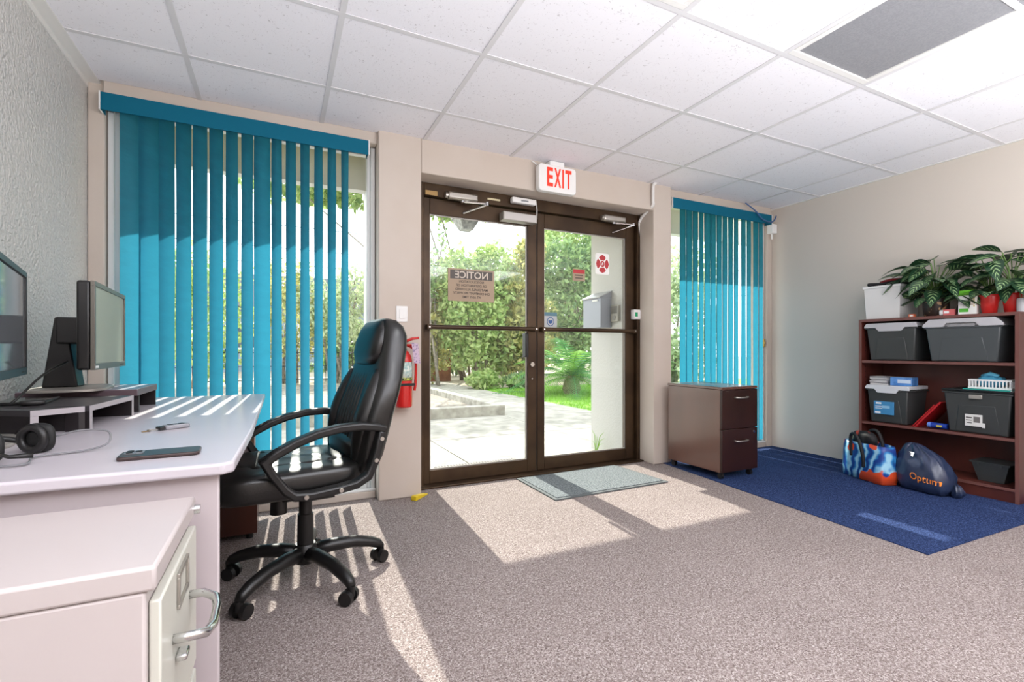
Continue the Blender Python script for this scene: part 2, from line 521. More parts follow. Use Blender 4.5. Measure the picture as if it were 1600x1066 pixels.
tag(B(.90, .985, 3.21, 3.2195, 2.0, 2.03).obj('label_plate', M('brass plate', 'a8895a', .35, metal=.7)), 'small brass label plate at top left of the door frame', 'plate')
tag(B(1.36, 1.46, 3.213, 3.2195, 2.027, 2.04).obj('label_plate', M('cream plate', 'cfc4a0', .5)), 'thin cream label strip on the door header beside the closer', 'plate')
e = thing('door_sensor', 'white oval-ended motion sensor on the door header', 'sensor', (1.64, 3.2, 2.035))
MB().box(-.1, .1, -.03, .019, -.012, .03).obj('housing', m_white_pl, e, bevel=.01, seg=3)
B(-.03, .03, -.0315, -.03, .0, .012).obj('window_strip', M('grey lens', '8f9296', .2), e)
e = thing('magnetic_lock', 'long silver magnetic lock box over the left door', 'lock', (1.61, 3.215, 1.89))
B(-.14, .14, -.035, .0385, 0, .062).obj('housing', m_alu, e, bevel=.004)
B(-.13, .13, -.036, -.035, .006, .056).obj('cover', M('light silver', 'c4c0bc', .35, metal=.4), e)
tag(MB().tube([(1.755, 3.21, 2.07), (1.762, 3.205, 2.0), (1.757, 3.2, 1.93), (1.752, 3.205, 1.915)], .004, 6).obj('wire', m_white_pl, None, smooth=True), 'short white wire beside the magnetic lock', 'wire')

# stickers on the glass
m_sign = M('sticker back beige', 'a8937c', .6)
m_sign_dk = M('sticker dark band', '5a5450', .6)
m_sign_tx = M('sticker lettering', '4b423c', .6)
m_sign_lt = M('sticker pale lettering', 'cfc4b6', .6)
n = thing('notice_sign', 'beige notice sign on the left door glass, lettering reversed', 'sign', (1.258, 3.268, 1.29))
B(-.178, .178, 0, .006, 0, .232).obj('plate', m_sign, n)
B(-.163, .163, -.001, 0, .158, .221).obj('header_band', m_sign_dk, n)
text('lettering', 'NOTICE', .07, m_sign_lt, n, (0, -.0012, .187), mirror=True, width=.255, bold=.001)
for k, s in enumerate(['NO SOLICITATION', 'OR DISTRIBUTION OF', 'MATERIALS ALLOWED', 'ON COMPANY PROPERTY', 'AT ANY TIME']):
    text('lettering', s, .024, m_sign_tx, n, (0, -.0004, .140 - k * .0275), mirror=True, width=[.19, .235, .25, .285, .145][k], bold=.0004)

n = thing('fire_sticker', 'white square sticker with red cross emblem on right door glass', 'sticker', (2.415, 3.270, 1.652))
def rrect(w, h, r, k=5):
    out = []
    for cx, cz, a0 in ((w - r, h - r, 0), (-w + r, h - r, 90), (-w + r, -h + r, 180), (w - r, -h + r, 270)):
        for i in range(k + 1):
            a = math.radians(a0 + 90 * i / k)
            out.append((cx + r * math.cos(a), cz + r * math.sin(a)))
    return out
MB().prism(rrect(.07, .087, .018), 0, .004).obj('backing', m_paper, n)
m_red_st = M('sticker red', 'b8343a', .5)
MB().prism([(.022 * math.cos(a), .026 * math.sin(a)) for a in [2 * math.pi * k / 20 for k in range(20)]], -.001, 0).obj('emblem_disc', m_red_st, n)
for q in range(4):
    a0 = math.radians(90 * q)
    pts = []
    for da, r in ((-33, .027), (-15, .027), (0, .027), (15, .027), (33, .027), (38, .047), (38, .055), (24, .06), (0, .064), (-24, .06), (-38, .055), (-38, .047)):
        a = a0 + math.radians(da)
        pts.append((r * math.cos(a), r * 1.18 * math.sin(a)))
    MB().prism(pts, -.001, 0).obj('emblem_petal', m_red_st, n)
text('lettering', 'R', .03, m_paper, n, (0, -.0015, 0), mirror=True, bold=.001)

n = thing('small_notice', 'small red-topped notice sticker on the right door glass', 'sticker', (2.183, 3.270, 1.496))
B(-.058, .058, 0, .004, 0, .096).obj('plate', m_sign, n)
B(-.054, .054, -.001, 0, .062, .092).obj('header_band', m_red_st, n)
for k, w in enumerate((.04, .034)):
    B(-w, w, -.0006, 0, .042 - k * .022, .05 - k * .022).obj('print_line', m_sign_tx, n)
n = thing('mask_sticker', 'small square sticker with blue face mask circle', 'sticker', (1.917, 3.270, 1.118))
B(-.06, .06, 0, .004, 0, .116).obj('plate', M('sticker grey', 'b9bcbd', .6), n)
B(-.06, .06, -.001, 0, .088, .116).obj('header_band', M('sticker teal', '5f8290', .6), n)
m_blue_st = M('sticker blue', '2f5790', .5)
ring = MB()
nn = 24
o_ = [(.032 * math.cos(2 * math.pi * k / nn), .044 + .036 * math.sin(2 * math.pi * k / nn)) for k in range(nn)]
i_ = [(.026 * math.cos(2 * math.pi * k / nn), .044 + .030 * math.sin(2 * math.pi * k / nn)) for k in range(nn)]
ring.add([(x, -.001, z) for x, z in o_] + [(x, -.001, z) for x, z in i_], [(k, (k + 1) % nn, nn + (k + 1) % nn, nn + k) for k in range(nn)])
ring.obj('ring', m_blue_st, n)
MB().prism([(-.02, .05), (-.012, .056), (0, .052), (.012, .056), (.02, .05), (.015, .034), (0, .026), (-.015, .034)], -.001, 0).obj('mask_mark', m_blue_st, n)

# exit sign, conduit, release button, switch, extinguisher
e = thing('exit_sign', 'white exit sign with red letters above the double door', 'sign', (1.81, 3.0, 2.07))
pr_ = rrect(.156, .096, .025)
MB().prism([(a, b + .098) for a, b in pr_], -.02, .03).obj('housing', m_white_pl, e, bevel=.006)
B(-.06, .06, -.01, .05, .19, .2295).obj('mount', m_white_pl, e, bevel=.004)
m_exit = M('exit red', 'e0341f', .4, emit=.25)
for k, ch in enumerate('EXIT'):
    me = text_mesh(ch, .185, width=[.048, .056, .013, .052][k], extrude=.0015, bold=.0045)
    mkobj('letter', me, m_exit, e, loc=([-.063, .0, .045, .091][k] - .003, -.0215, .098), rot=(math.pi / 2, 0, 0))
MB().tube([(-.15, .02, .19), (-.17, .03, .21), (-.18, .05, .225)], .004, 6).obj('wire', m_white_pl, e)

c = thing('conduit', 'white surface conduit bending down beside the right door jamb', 'conduit', (2.74, 3.04, 0))
pts = [(0.03, -.012, 2.298), (0.005, -.012, 2.285), (.0, -.01, 2.24), (.002, -.008, 2.15), (.004, -.005, 2.12), (.012, .06, 2.095), (.018, .14, 2.06), (.02, .175, 2.03), (.02, .19, 1.98), (.018, .195, 1.6), (.018, .2, 1.275)]
MB().tube(cr(pts, 4), .012, 10).obj('pipe', m_white_trim, c, smooth=True)
MB().tube([(.018, .2, 1.19), (.018, .195, .6), (.018, .19, .03)], .012, 10).obj('lower_pipe', m_bronze, c, smooth=True)
e = thing('release_button', 'white door release box with green button on the jamb', 'button', (2.735, 3.24, 1.2))
B(-.035, .034, -.03, .03, 0, .082).obj('housing', m_white_pl, e, bevel=.005)
B(-.028, .0, -.033, -.03, .022, .058).obj('button', M('green button', '139a63', .4), e, bevel=.002)
e = thing('light_switch', 'white light switch on the column beside the door', 'switch', (.703, 3.054, 1.118))
B(-.036, .036, -.006, .0, 0, .1).obj('plate', m_white_pl, e, bevel=.004)
B(-.017, .017, -.010, -.006, .02, .08).obj('rocker', m_white_pl, e, bevel=.003)

e = thing('fire_extinguisher', 'red fire extinguisher hung on the column behind the chair', 'extinguisher', (.70, 2.99, .585))
m_fire = M('extinguisher red', 'c8221f', .28, coat=.3)
MB().lathe([(.0, 0), (.046, 0), (.052, .008), (.052, .29), (.046, .32), (.03, .345), (.018, .352), (.018, .37)], n=28).obj('cylinder', m_fire, e, smooth='auto')
MB().lathe([(.0526, .165), (.0526, .28)], n=28).obj('label_band', M('teal label', '8fb3b0', .5, col2='d7dcd0', nscale=60), e, smooth=True)
MB().lathe([(.0528, .165), (.0528, .185)], n=28).obj('label_stripe', M('dark label stripe', '2b3326', .5, col2='c9cf5a', nscale=70), e, smooth=True)
MB().cyl((0, 0, .365), (0, 0, .4), .02, .016).obj('valve', m_steel, e, smooth='auto')
MB().tube([(-.01, -.01, .4), (.05, -.02, .425), (.09, -.03, .43)], [.01, .009, .007], 8).obj('lever', m_fire, e, smooth=True)
MB().tube([(-.005, -.015, .385), (.05, -.03, .385), (.075, -.035, .375)], .007, 8).obj('carry_handle', m_fire, e, smooth=True)
MB().tube(cr([(.02, -.01, .385), (.06, -.01, .36), (.075, -.005, .28), (.075, 0, .16), (.068, 0, .1)]), .009, 8).obj('hose', m_fire, e, smooth=True)
MB().sq((-.0, -.03, .425), (.012, .006, .022)).obj('pull_pin', M('yellow seal', 'e8cf2a', .4), e, smooth=True)
MB().add([(.035, -.06, .40), (.075, -.062, .395), (.09, -.06, .27), (.05, -.058, .275)], [(0, 1, 2, 3)]).obj('inspection_tag', M('lilac tag', 'c9b3c6', .6, col2='8d7b9c', nscale=90, ramp=(.5, .62)), e)
B(-.03, .03, .04, .064, .3, .36).obj('wall_bracket', m_black, e)
B(-.05, .06, -.053, -.045, .135, .15).obj('strap', m_black, e)

w = thing('door_wedge', 'small yellow door wedge on the carpet by the column', 'wedge', (.81, 3.02, 0), math.radians(45))
MB().prism([(-.075, .001), (.075, .001), (.075, .008), (-.05, .03), (-.075, .03)], -.018, .018).obj('wedge_body', M('yellow rubber', 'd9bb1f', .5), w, bevel=.003)
MB().prism([(-.05, .0305), (.05, .012), (.05, .0135), (-.05, .032)], -.009, .009).obj('grip_top', M('pale yellow rubber', 'f0dd6e', .5), w)

# door mat
mt = thing('door_mat', 'grey ribbed door mat in front of the double door', 'mat', (0, 0, 0))
MB().prism([(1.55, 2.585), (2.49, 2.60), (2.455, 3.165), (1.555, 3.14)], .0005, .008, 'z').obj('backing', M('mat edge', '5a5f60', .8), mt)
MB().prism([(1.575, 2.61), (2.463, 2.625), (2.43, 3.14), (1.58, 3.115)], .008, .012, 'z').obj('pile', M('mat pile', '4c5254', .95, col2='80878a', nscale=90, ramp=(.35, .65), bump=.8, bscale=90, bdist=.006), mt)

# ------------------------------------------------------------------ vertical blinds
def blind_mat(name, a, b):
    m = M(name, a, .6, col2=b, nscale=9, ramp=(.35, .7), trans=.5, trans_col='3590ad', bump=1.0, bscale=26, aniso=(1, 1, 2.4), bdist=.004)
    return m
m_blind = blind_mat('teal vinyl vane', '06566b', '0f6a80')
m_valance = M('teal valance', '04607a', .7, spec=.2)
m_headrail = M('dark head rail', '0c2a33', .5)
def blind(label, x0, x1, zt, first, pitch, n, w, ang, ztop, zbot, jit, shift={}):
    t = thing('vertical_blind', label, 'blind', ((x0 + x1) / 2, 3.115, 0), group=None)
    ox = (x0 + x1) / 2
    MB().box(x0 - ox, x1 - ox, -.052, -.044, zt - .088, zt).box(x0 - ox, x0 - ox + .004, -.044, .02, zt - .088, zt).box(x1 - ox - .004, x1 - ox, -.044, .02, zt - .088, zt).obj('valance', m_valance, t, bevel=.001)
    B(x0 - ox + .02, x1 - ox - .02, -.03, .02, zt - .05, zt - .012).obj('head_rail', m_headrail, t)
    B(x0 - ox - .006, x0 - ox, -.056, .0, zt - .09, zt + .002).obj('valance_end', m_white_pl, t)
    B(x1 - ox, x1 - ox + .006, -.056, .0, zt - .09, zt + .002).obj('valance_end', m_white_pl, t)
    bow = .006
    for k in range(n):
        m = MB(); cols = 5; rows = 9
        r2 = random.Random(100 + k + n)
        ph = r2.uniform(0, 6)
        for i in range(rows):
            z = zbot + (ztop - zbot) * i / (rows - 1)
            for j in range(cols):
                u = -1 + 2 * j / (cols - 1)
                m.v.append((u * w / 2, bow * (1 - u * u) + .0012 * math.sin(6.2 * z + ph) * u, z))
        for i in range(rows - 1):
            for j in range(cols - 1):
                a = i * cols + j
                m.f.append((a, a + 1, a + cols + 1, a + cols))
        v = m.obj('vane', m_blind, t, smooth=True)
        v.location = (first + pitch * k - ox + sum(d_ for q, d_ in shift.items() if k >= q), 0, 0)
        v.rotation_euler = (0, 0, math.radians(ang + jit.get(k, r2.uniform(-2.5, 2.5))))
    return t
blind('teal vertical blind over the window behind the desk', -.80, .50, 2.232, -.685, .0752, 15, .1, 57, 2.181, .10, {8: -22, 0: -30, 1: -20})
blind('teal vertical blind behind the brown mobile cabinet', 2.985, 4.235, 2.226, 3.15, .0735, 14, .092, 13, 2.175, .08, {3: 5, 4: -5, 9: 2, 11: 1, 12: -3}, {10: .024, 12: .020})
tag(MB().tube(cr([(3.86, 3.055, 2.29), (3.9, 3.04, 2.262), (3.98, 3.035, 2.22), (4.05, 3.035, 2.17), (4.12, 3.035, 2.15), (4.2, 3.04, 2.15), (4.25, 3.045, 2.18), (4.28, 3.05, 2.22)]), .006, 8).obj('network_cable', M('blue cable', '3c5f8f', .4), None, smooth=True), 'blue cable hanging from the ceiling over the right valance', 'cable')
s = thing('alarm_sensor', 'small white alarm sensor in the corner by the right blind', 'sensor', (4.285, 3.10, 2.06))
B(-.03, .04, -.03, .028, 0, .09).obj('housing', m_white_pl, s, bevel=.006)
B(-.006, .012, -.005, .005, -.05, 0).obj('wire_stub', m_white_pl, s)
s = thing('window_contact', 'small brass-coloured latch on the right window frame', 'latch', (4.235, 3.15, .97))
B(-.012, .012, -.012, .012, 0, .075).obj('latch_body', M('brass', 'b79a5e', .4, metal=.6), s, bevel=.003)
B(-.008, .008, -.02, -.012, .03, .045).obj('latch_tab', M('brass tab', 'b79a5e', .4, metal=.6), s)

# ------------------------------------------------------------------ desk and what stands on it
m_lam = M('pale grey laminate', 'c3bcc2', .28, spec=.5)
m_lam2 = M('grey desk panel', 'bfb4b6', .5)
d = thing('desk', 'pale grey laminate desk along the left wall', 'desk', (-.48, 2.06, 0))
top = MB().prism([(-.385, -.885), (.375, -.885), (.395, -.865), (.41, -.4), (.415, .885), (-.385, .885)], .677, .702, 'z')
top.obj('desktop', m_lam, d, bevel=.006, seg=3)
B(-.385, .365, -.855, -.83, .0005, .677).obj('side_panel', m_lam2, d, bevel=.003)
B(-.385, .37, .84, .865, .0005, .677).obj('side_panel', m_lam2, d, bevel=.003)
B(-.3, -.28, -.83, .84, .25, .677).obj('modesty_panel', m_lam2, d)
B(.345, .365, .80, .84, .12, .677).obj('edge_post', M('brown edge', '6b4a35', .5), d)
m_mahog = M('dark mahogany', '3b1d16', .35, col2='4a251b', nscale=6, aniso=(1, 1, .15), coat=.2)
bx = thing('brown_box', 'dark brown low wooden chest under the far end of the desk', 'chest', (-.33, 2.72, 0))
B(-.24, .235, -.0, .235, .028, .36).obj('body', m_mahog, bx, bevel=.003)
B(-.245, .24, -.01, .24, .36, .38).obj('lid', m_mahog, bx, bevel=.003)
for x in (-.2, .2):
    for y in (.03, .2):
        MB().cyl((x, y, .0005), (x, y, .028), .016, n=12).obj('foot', m_black, bx)

m_riser = M('black laminate', '1d1719', .45)
m_riser_top = M('dark grey riser top', '3f3c3f', .3)
m_edge = M('light edge band', 'a9a3a6', .45)
def riser(p0, p1, depth, z, name, label):
    p0, p1 = Vector(p0), Vector(p1)
    L_ = (p1 - p0).length
    a = math.atan2(p1.y - p0.y, p1.x - p0.x)
    t = thing('monitor_riser', label, 'riser', (p0.x, p0.y, .7022), a, 'low monitor risers on the desk')
    B(0, L_, .002, depth, z - .016, z).obj('top_board', m_riser_top, t)
    B(0, L_, .0, .002, z - .016, z).obj('edge_band', m_edge, t)
    for x in (0, L_ - .014):
        B(x, x + .014, .002, depth, 0, z - .0162).obj('leg_panel', m_riser, t)
        B(x, x + .014, .0, .002, 0, z - .0162).obj('edge_band', m_edge, t)
    B(.014, L_ - .014, depth - .012, depth, 0, z - .0162).obj('back_panel', m_riser, t)
    return t
ra = thing('monitor_riser', 'narrow angled black riser nearest the left picture edge', 'riser', (-.607, 1.75, .7022), 0, 'low monitor risers on the desk')
MB().prism([(.002, .002), (.0935, .076), (-.10, .084), (-.128, .084)], .056, .072, 'z').obj('top_board', m_riser_top, ra)
MB().prism([(0, 0), (.0945, .0755), (.0935, .076), (.002, .002)], .056, .072, 'z').obj('edge_band', m_edge, ra)
MB().prism([(.002, .002), (.014, .0095), (-.11, .084), (-.128, .084)], 0, .0558, 'z').obj('leg_panel', m_riser, ra)
MB().prism([(0, 0), (.012, .008), (.014, .0095), (.002, .002)], 0, .0558, 'z').obj('edge_band', m_edge, ra)
MB().prism([(.083, .066), (.0945, .0755), (.06, .0785), (.05, .0735)], 0, .0558, 'z').obj('leg_panel', m_riser, ra)
riser((-.503, 1.838), (-.476, 2.19), .3, .072, '', 'middle black riser with an open front on the desk')
rc = thing('monitor_riser', 'thick-topped riser under the right monitor by the window', 'riser', (-.655, 2.43, .7022), 0, 'low monitor risers on the desk')
B(-.17, .175, -.17, .16, .064, .088).obj('top_board', M('mauve board', '5b4a50', .35), rc, bevel=.002)
B(-.168, .173, -.168, .158, .088, .0895).obj('top_surface', M('grey board top', '8b8790', .3), rc)
for y in (-.13, .145):
    B(-.165, .172, y - .007, y + .007, 0, .0638).obj('leg_panel', m_riser, rc)

m_bezel = M('dark silver bezel', '6b675f', .35, metal=.3)
m_screen = M('monitor screen', '9da293', .4, spec=.6)  # dark screen; the room's reflection is put into this pale base colour
m_screen2 = M('glossy monitor screen', '6b7075', .06, spec=1.0)  # grey base colour carries part of the window's reflection
def monitor(label, loc, rot, w, zb, h, foot_z, neck_off, screen, bez, foot_r):
    t = thing('monitor', label, 'monitor', (loc[0], loc[1], foot_z), rot, 'desk monitors')
    z0 = zb - foot_z
    # local: screen faces +x, width along y
    MB().box(-.045, -.008, -w / 2, w / 2, z0, z0 + h).obj('back_case', m_black, t, bevel=.008)
    fr = MB()
    b = .016
    for a in ((-w / 2, w / 2, 0, b + .006), (-w / 2, w / 2, h - b, h), (-w / 2, -w / 2 + b, b + .006, h - b), (w / 2 - b, w / 2, b + .006, h - b)):
        fr.box(-.008, .004, a[0], a[1], z0 + a[2], z0 + a[3])
    fr.obj('bezel', bez, t, bevel=.001)
    sc_ = B(-.008, .0, -w / 2 + b, w / 2 - b, z0 + b + .006, z0 + h - b).obj('screen', screen, t)
    bt = MB()
    for k in range(4):
        bt.box(.004, .0055, w / 2 - .10 + k * .018, w / 2 - .09 + k * .018, z0 + .008, z0 + .012)
    bt.obj('buttons', m_black, t)
    B(.004, .005, -w / 2 + .01, -w / 2 + .05, z0 + .006, z0 + .014).obj('badge', m_white_pl, t)
    x = -neck_off
    MB().prism([(x - .045, .012), (x + .055, .012), (x + .02, z0 + h * .62), (x - .01, z0 + h * .62)], -.05, .05).obj('neck', m_black, t, bevel=.006)
    B(x - .005, -.045, -.06, .06, z0 + h * .3, z0 + h * .62).obj('mount_block', m_black, t, bevel=.006)
    MB().loft([(.0003, x + .03, 0, foot_r[0], foot_r[1], .55), (.008, x + .03, 0, foot_r[0], foot_r[1], .55), (.013, x + .03, 0, foot_r[0] * .9, foot_r[1] * .92, .55)]).obj('foot', m_alu, t, smooth='auto')
    return t
monitor('flat monitor with a grey-green dark screen near the window', (-.58, 2.34), math.radians(4), .52, .872, .302, .7917, .14, m_screen, m_bezel, (.11, .15))
monitor('monitor cut by the left picture edge, reflecting the window', (-.615, 1.66), math.radians(13), .51, .868, .30, .7022, .1, m_screen2, m_black, (.085, .12))
tag(MB().tube(cr([(-.66, 2.18, .90), (-.68, 2.05, .86), (-.70, 1.95, .80), (-.715, 1.93, .779)]), .004, 6).obj('monitor_cable', m_black, None, smooth=True), 'black cable running down from the right monitor', 'cable')

# phone, key, headset
ph = thing('smartphone', 'dark smartphone lying face down on the desk edge', 'phone', (-.238, 1.325, .7022), math.radians(3))
MB().prism(rrect(.075, .037, .011), 0.0003, .0085, 'z').obj('body', M('phone case', '3b2c2a', .4), ph, bevel=.0025)
MB().prism(rrect(.0735, .0355, .010), .0086, .0089, 'z').obj('back_glass', M('phone back', '3a3839', .35), ph)
cb = MB().prism([(a - .05, b + .012) for a, b in rrect(.018, .018, .006)], .009, .0105, 'z').obj('camera_block', M('camera bump', '77797d', .3), ph)
for x, y in ((-.058, .02), (-.058, .004), (-.042, .012)):
    MB().cyl((x, y, .0106), (x, y, .0122), .0062, n=16).obj('lens', m_black, cb)
kf = thing('car_key', 'grey car key fob with a metal key ring on the desk', 'key', (-.28, 1.765, .7022), math.radians(35))
MB().prism(rrect(.034, .016, .007), .0006, .013, 'z').obj('fob', M('fob silver', '8f8f94', .35), kf, bevel=.003)
for k in range(3):
    B(-.022 + k * .016, -.012 + k * .016, -.008, .008, .0132, .0142).obj('button', m_black, kf)
B(-.05, -.034, -.012, .012, .001, .011).obj('collar', m_black, kf, bevel=.002)
MB().tube([(-.062 + .013 * math.cos(a), .013 * math.sin(a), .004) for a in [2 * math.pi * k / 14 for k in range(14)]], .0014, 6, True).obj('key_ring', m_steel, kf)
B(-.09, -.068, -.003, .003, .001, .003).obj('key_blade', M('brass key', '9a7d4a', .35, metal=.8), kf)
hs = thing('headset', 'black wired headset lying on the desk by the left edge', 'headset', (-.53, 1.44, .7022), math.radians(-25))
arc = [(-.01 - .085 * math.sin(a), .075 * math.cos(a), .012 + .055 * math.sin(a) * .5) for a in [math.pi * k / 14 for k in range(15)]]
MB().tube(arc, .007, 8).obj('headband', m_black, hs, smooth=True)
for y, tz in ((.072, .5), (-.072, .9)):
    cu = MB().sq((.005, y * .8, .034), (.036, .014, .034), .7, .9).obj('ear_cup', m_blackm, hs, smooth=True)
    MB().tube([(.005 + .026 * math.cos(a), y * .8 - .016, .034 + .026 * math.sin(a)) for a in [2 * math.pi * k / 18 for k in range(18)]], .009, 8, True).obj('ear_pad', m_black, cu, smooth=True)
MB().tube([(.03, -.08, .03), (.08, -.085, .02), (.105, -.06, .018)], [.004, .004, .006], 8).obj('microphone', m_black, hs, smooth=True)
MB().tube(cr([(.02, .06, .03), (.07, .09, .045), (.12, .11, .04), (.14, .085, .015), (.11, .05, .004), (.06, -.01, .004), (.10, -.09, .004), (-.1, -.13, .004)]), .0022, 6).obj('cord', M('grey cord', '77777a', .4), hs, smooth=True)
ms = thing('small_dongle', 'small black adapter lying on the middle riser', 'adapter', (-.66, 1.92, .7747), math.radians(20))
MB().sq((0, 0, .008), (.03, .018, .0078), .5, .6).obj('body', m_black, ms, smooth=True)
MB().tube([(-.03, 0, .006), (-.07, .02, .004), (-.10, .06, .004)], .003, 6).obj('lead', m_black, ms)

ta = thing('tablet', 'thin black tablet lying on the middle riser by the wall', 'tablet', (-.715, 2.05, .7745), math.radians(8))
MB().prism(rrect(.06, .10, .01), 0.0002, .008, 'z').obj('case', m_black, ta, bevel=.002)
MB().prism(rrect(.054, .092, .006), .0081, .0085, 'z').obj('screen', M('tablet glass', '1c1d20', .12), ta)

# ------------------------------------------------------------------ white filing cabinet
m_file = M('putty white steel', 'bcb2b0', .38, spec=.5)
m_file_f = M('cabinet drawer front', 'c6c5ba', .35, spec=.5)
fc = thing('filing_cabinet', 'white two-drawer steel filing cabinet in front of the desk', 'cabinet', (-.475, .965, 0))
B(-.325, .315, -.17, .17, .0005, .615).obj('body', m_file, fc, bevel=.004)
B(-.328, .327, -.173, .173, .6155, .65).obj('top', m_file, fc, bevel=.005)
for k, (z0, z1) in enumerate(((.335, .597), (.03, .318))):
    dr = B(.3155, .33, -.157, .157, z0, z1).obj('drawer', m_file_f, fc, bevel=.003)
    zc = z1 - .10
    pts = [(.33, -.075, zc), (.352, -.075, zc), (.372, -.062, zc - .006), (.378, -.03, zc - .01), (.378, .03, zc - .01), (.372, .062, zc - .006), (.352, .075, zc), (.33, .075, zc)]
    MB().tube(pts, .0075, 10).obj('handle', m_chrome, dr, smooth=True)
    lab = MB()
    for a in ((-.045, .045, 0, .007), (-.045, .045, .05, .057), (-.045, -.038, .007, .05), (.038, .045, .007, .05)):
        lab.box(.33, .3345, a[0], a[1], z1 - .085 + a[2] + .015, z1 - .085 + a[3] + .015)
    lab.obj('label_holder', m_steel, dr, bevel=.001)
    B(.33, .346, -.06, -.03, zc - .045, zc - .035).obj('thumb_latch', m_chrome, dr, bevel=.003)
MB().cyl((.327, .155, .628), (.337, .155, .628), .009, n=14).obj('lock', m_chrome, fc, smooth='auto')

# ------------------------------------------------------------------ office chair
ch = thing('office_chair', 'black leather high-back office chair pulled up to the desk', 'chair', (.10, 2.15, 0), math.radians(9))
SC = lambda x, y, z, p: (p[0], p[1], p[2] + (.012 * math.sin(p[0] * 70) * (1 - abs(y)) ** .5 * .25 if z > .3 else 0) - (.03 * max(0, -x - .55) if z > 0 else 0))
MB().sq((-.085, 0, .452), (.285, .25, .062), .42, .42, 56, 20, SC).obj('seat', m_leather, ch, smooth=True)
MB().sq((-.06, 0, .50), (.2, .165, .022), .55, .45, 48, 14, lambda x, y, z, p: (p[0], p[1], p[2] + .004 * math.sin(p[0] * 120) * (1 if z > 0 else 0))).obj('seat_panel', m_leather, ch, smooth=True)
B(-.2, .14, -.15, .15, .385, .405).obj('seat_plate', m_black, ch, bevel=.01)
bk = [(.44, .17, .03, .19), (.46, .185, .045, .22), (.52, .20, .055, .238), (.60, .215, .06, .247), (.68, .235, .06, .25), (.76, .262, .058, .246), (.83, .288, .056, .225), (.88, .305, .056, .198),
      (.94, .32, .056, .186), (1.0, .328, .052, .176), (1.04, .326, .044, .158), (1.066, .318, .03, .13), (1.076, .312, .012, .09)]
back = MB().loft([(z, cx, 0, rx * 1.14, ry * 1.04, .55) for z, cx, rx, ry in bk], 40).obj('backrest', m_leather, ch, smooth=True)
def bcx(z):
    for (z0, c0, r0, w0), (z1, c1, r1, w1) in zip(bk, bk[1:]):
        if z0 <= z <= z1:
            k = (z - z0) / (z1 - z0)
            return c0 + (c1 - c0) * k, r0 + (r1 - r0) * k, w0 + (w1 - w0) * k
    return bk[-1][1:]
for sgn in (-1, 1):
    pts, rs = [], []
    for i in range(15):
        z = .49 + (.85 - .49) * i / 14
        c, r, w = bcx(z)
        pts.append((c - r * .62, sgn * (w * .74), z)); rs.append(.048 * (0.55 + .45 * math.sin(math.pi * (i + .8) / 15.6)))
    MB().tube(pts, rs, 14).obj('side_bolster', m_leather, ch, smooth=True)
for y in (-.075, -.045, -.015, .015, .045, .075):
    pts, rs = [], []
    for i in range(13):
        z = .52 + (.855 - .52) * i / 12
        c, r, w = bcx(z)
        pts.append((c - r * .98, y * (1 + .25 * math.sin(math.pi * i / 12)), z)); rs.append(.016 * (.4 + .6 * math.sin(math.pi * (i + .6) / 13.2)))
    MB().tube(pts, rs, 8).obj('back_pleat', m_leather, back, smooth=True)
MB().loft([(z, cx, 0, rx, ry, .6) for z, cx, rx, ry in ((.872, .262, .02, .10), (.885, .262, .034, .135), (.93, .27, .045, .15), (.98, .28, .045, .15), (1.03, .29, .036, .138), (1.062, .298, .024, .115), (1.072, .302, .008, .08))], 32).obj('headrest', m_leather, ch, smooth=True)
MB().sq((.165, 0, .535), (.045, .18, .055), .8, .6, 28, 14).obj('lumbar_roll', m_leather, ch, smooth=True)
for sgn in (-1, 1):
    y0, y1 = (-.305, -.255) if sgn < 0 else (.255, .305)
    pth = [(.235, .632), (.20, .642), (.14, .652), (.06, .650), (-.02, .636), (-.09, .612), (-.15, .582), (-.19, .556), (-.165, .51), (-.125, .452), (-.095, .425), (-.04, .420), (.06, .428), (.12, .436), (.165, .46), (.188, .51), (.205, .57), (.218, .628)]
    ar = MB().ribbon(pth, .03, y0, y1).obj('armrest', m_black, ch, bevel=.008, seg=2)
    ys_ = y0 if sgn < 0 else y1
    for x, z in ((-.06, .422), (.06, .428), (.19, .52), (.212, .60)):
        MB().cyl((x, ys_ + sgn * .001, z), (x, ys_ + sgn * .006, z), .008, n=10).obj('bolt', m_steel, ar)
    MB().box(-.03, .05, min(sgn * .15, sgn * .256), max(sgn * .15, sgn * .256), .392, .41).obj('arm_bracket', m_black, ar)
MB().cyl((0, 0, .12), (0, 0, .27), .033, .03, 20).obj('column_cover', m_black, ch, smooth='auto')
MB().cyl((0, 0, .27), (0, 0, .39), .025, .025, 20).obj('gas_column', m_black, ch, smooth='auto')
B(-.1, .06, -.07, .07, .345, .386).obj('tilt_mechanism', m_black, ch, bevel=.01)
MB().cyl((-.10, 0, .29), (-.10, 0, .35), .032, .03, 18).obj('tension_knob', m_black, ch, smooth='auto')
MB().tube([(-.02, .07, .365), (-.03, .2, .36), (-.03, .27, .362)], .006, 8).obj('height_lever', m_black, ch)
hub = MB().lathe([(.0, .075), (.042, .075), (.05, .09), (.048, .13), (.038, .15)], n=24).obj('base_hub', m_black, ch, smooth='auto')
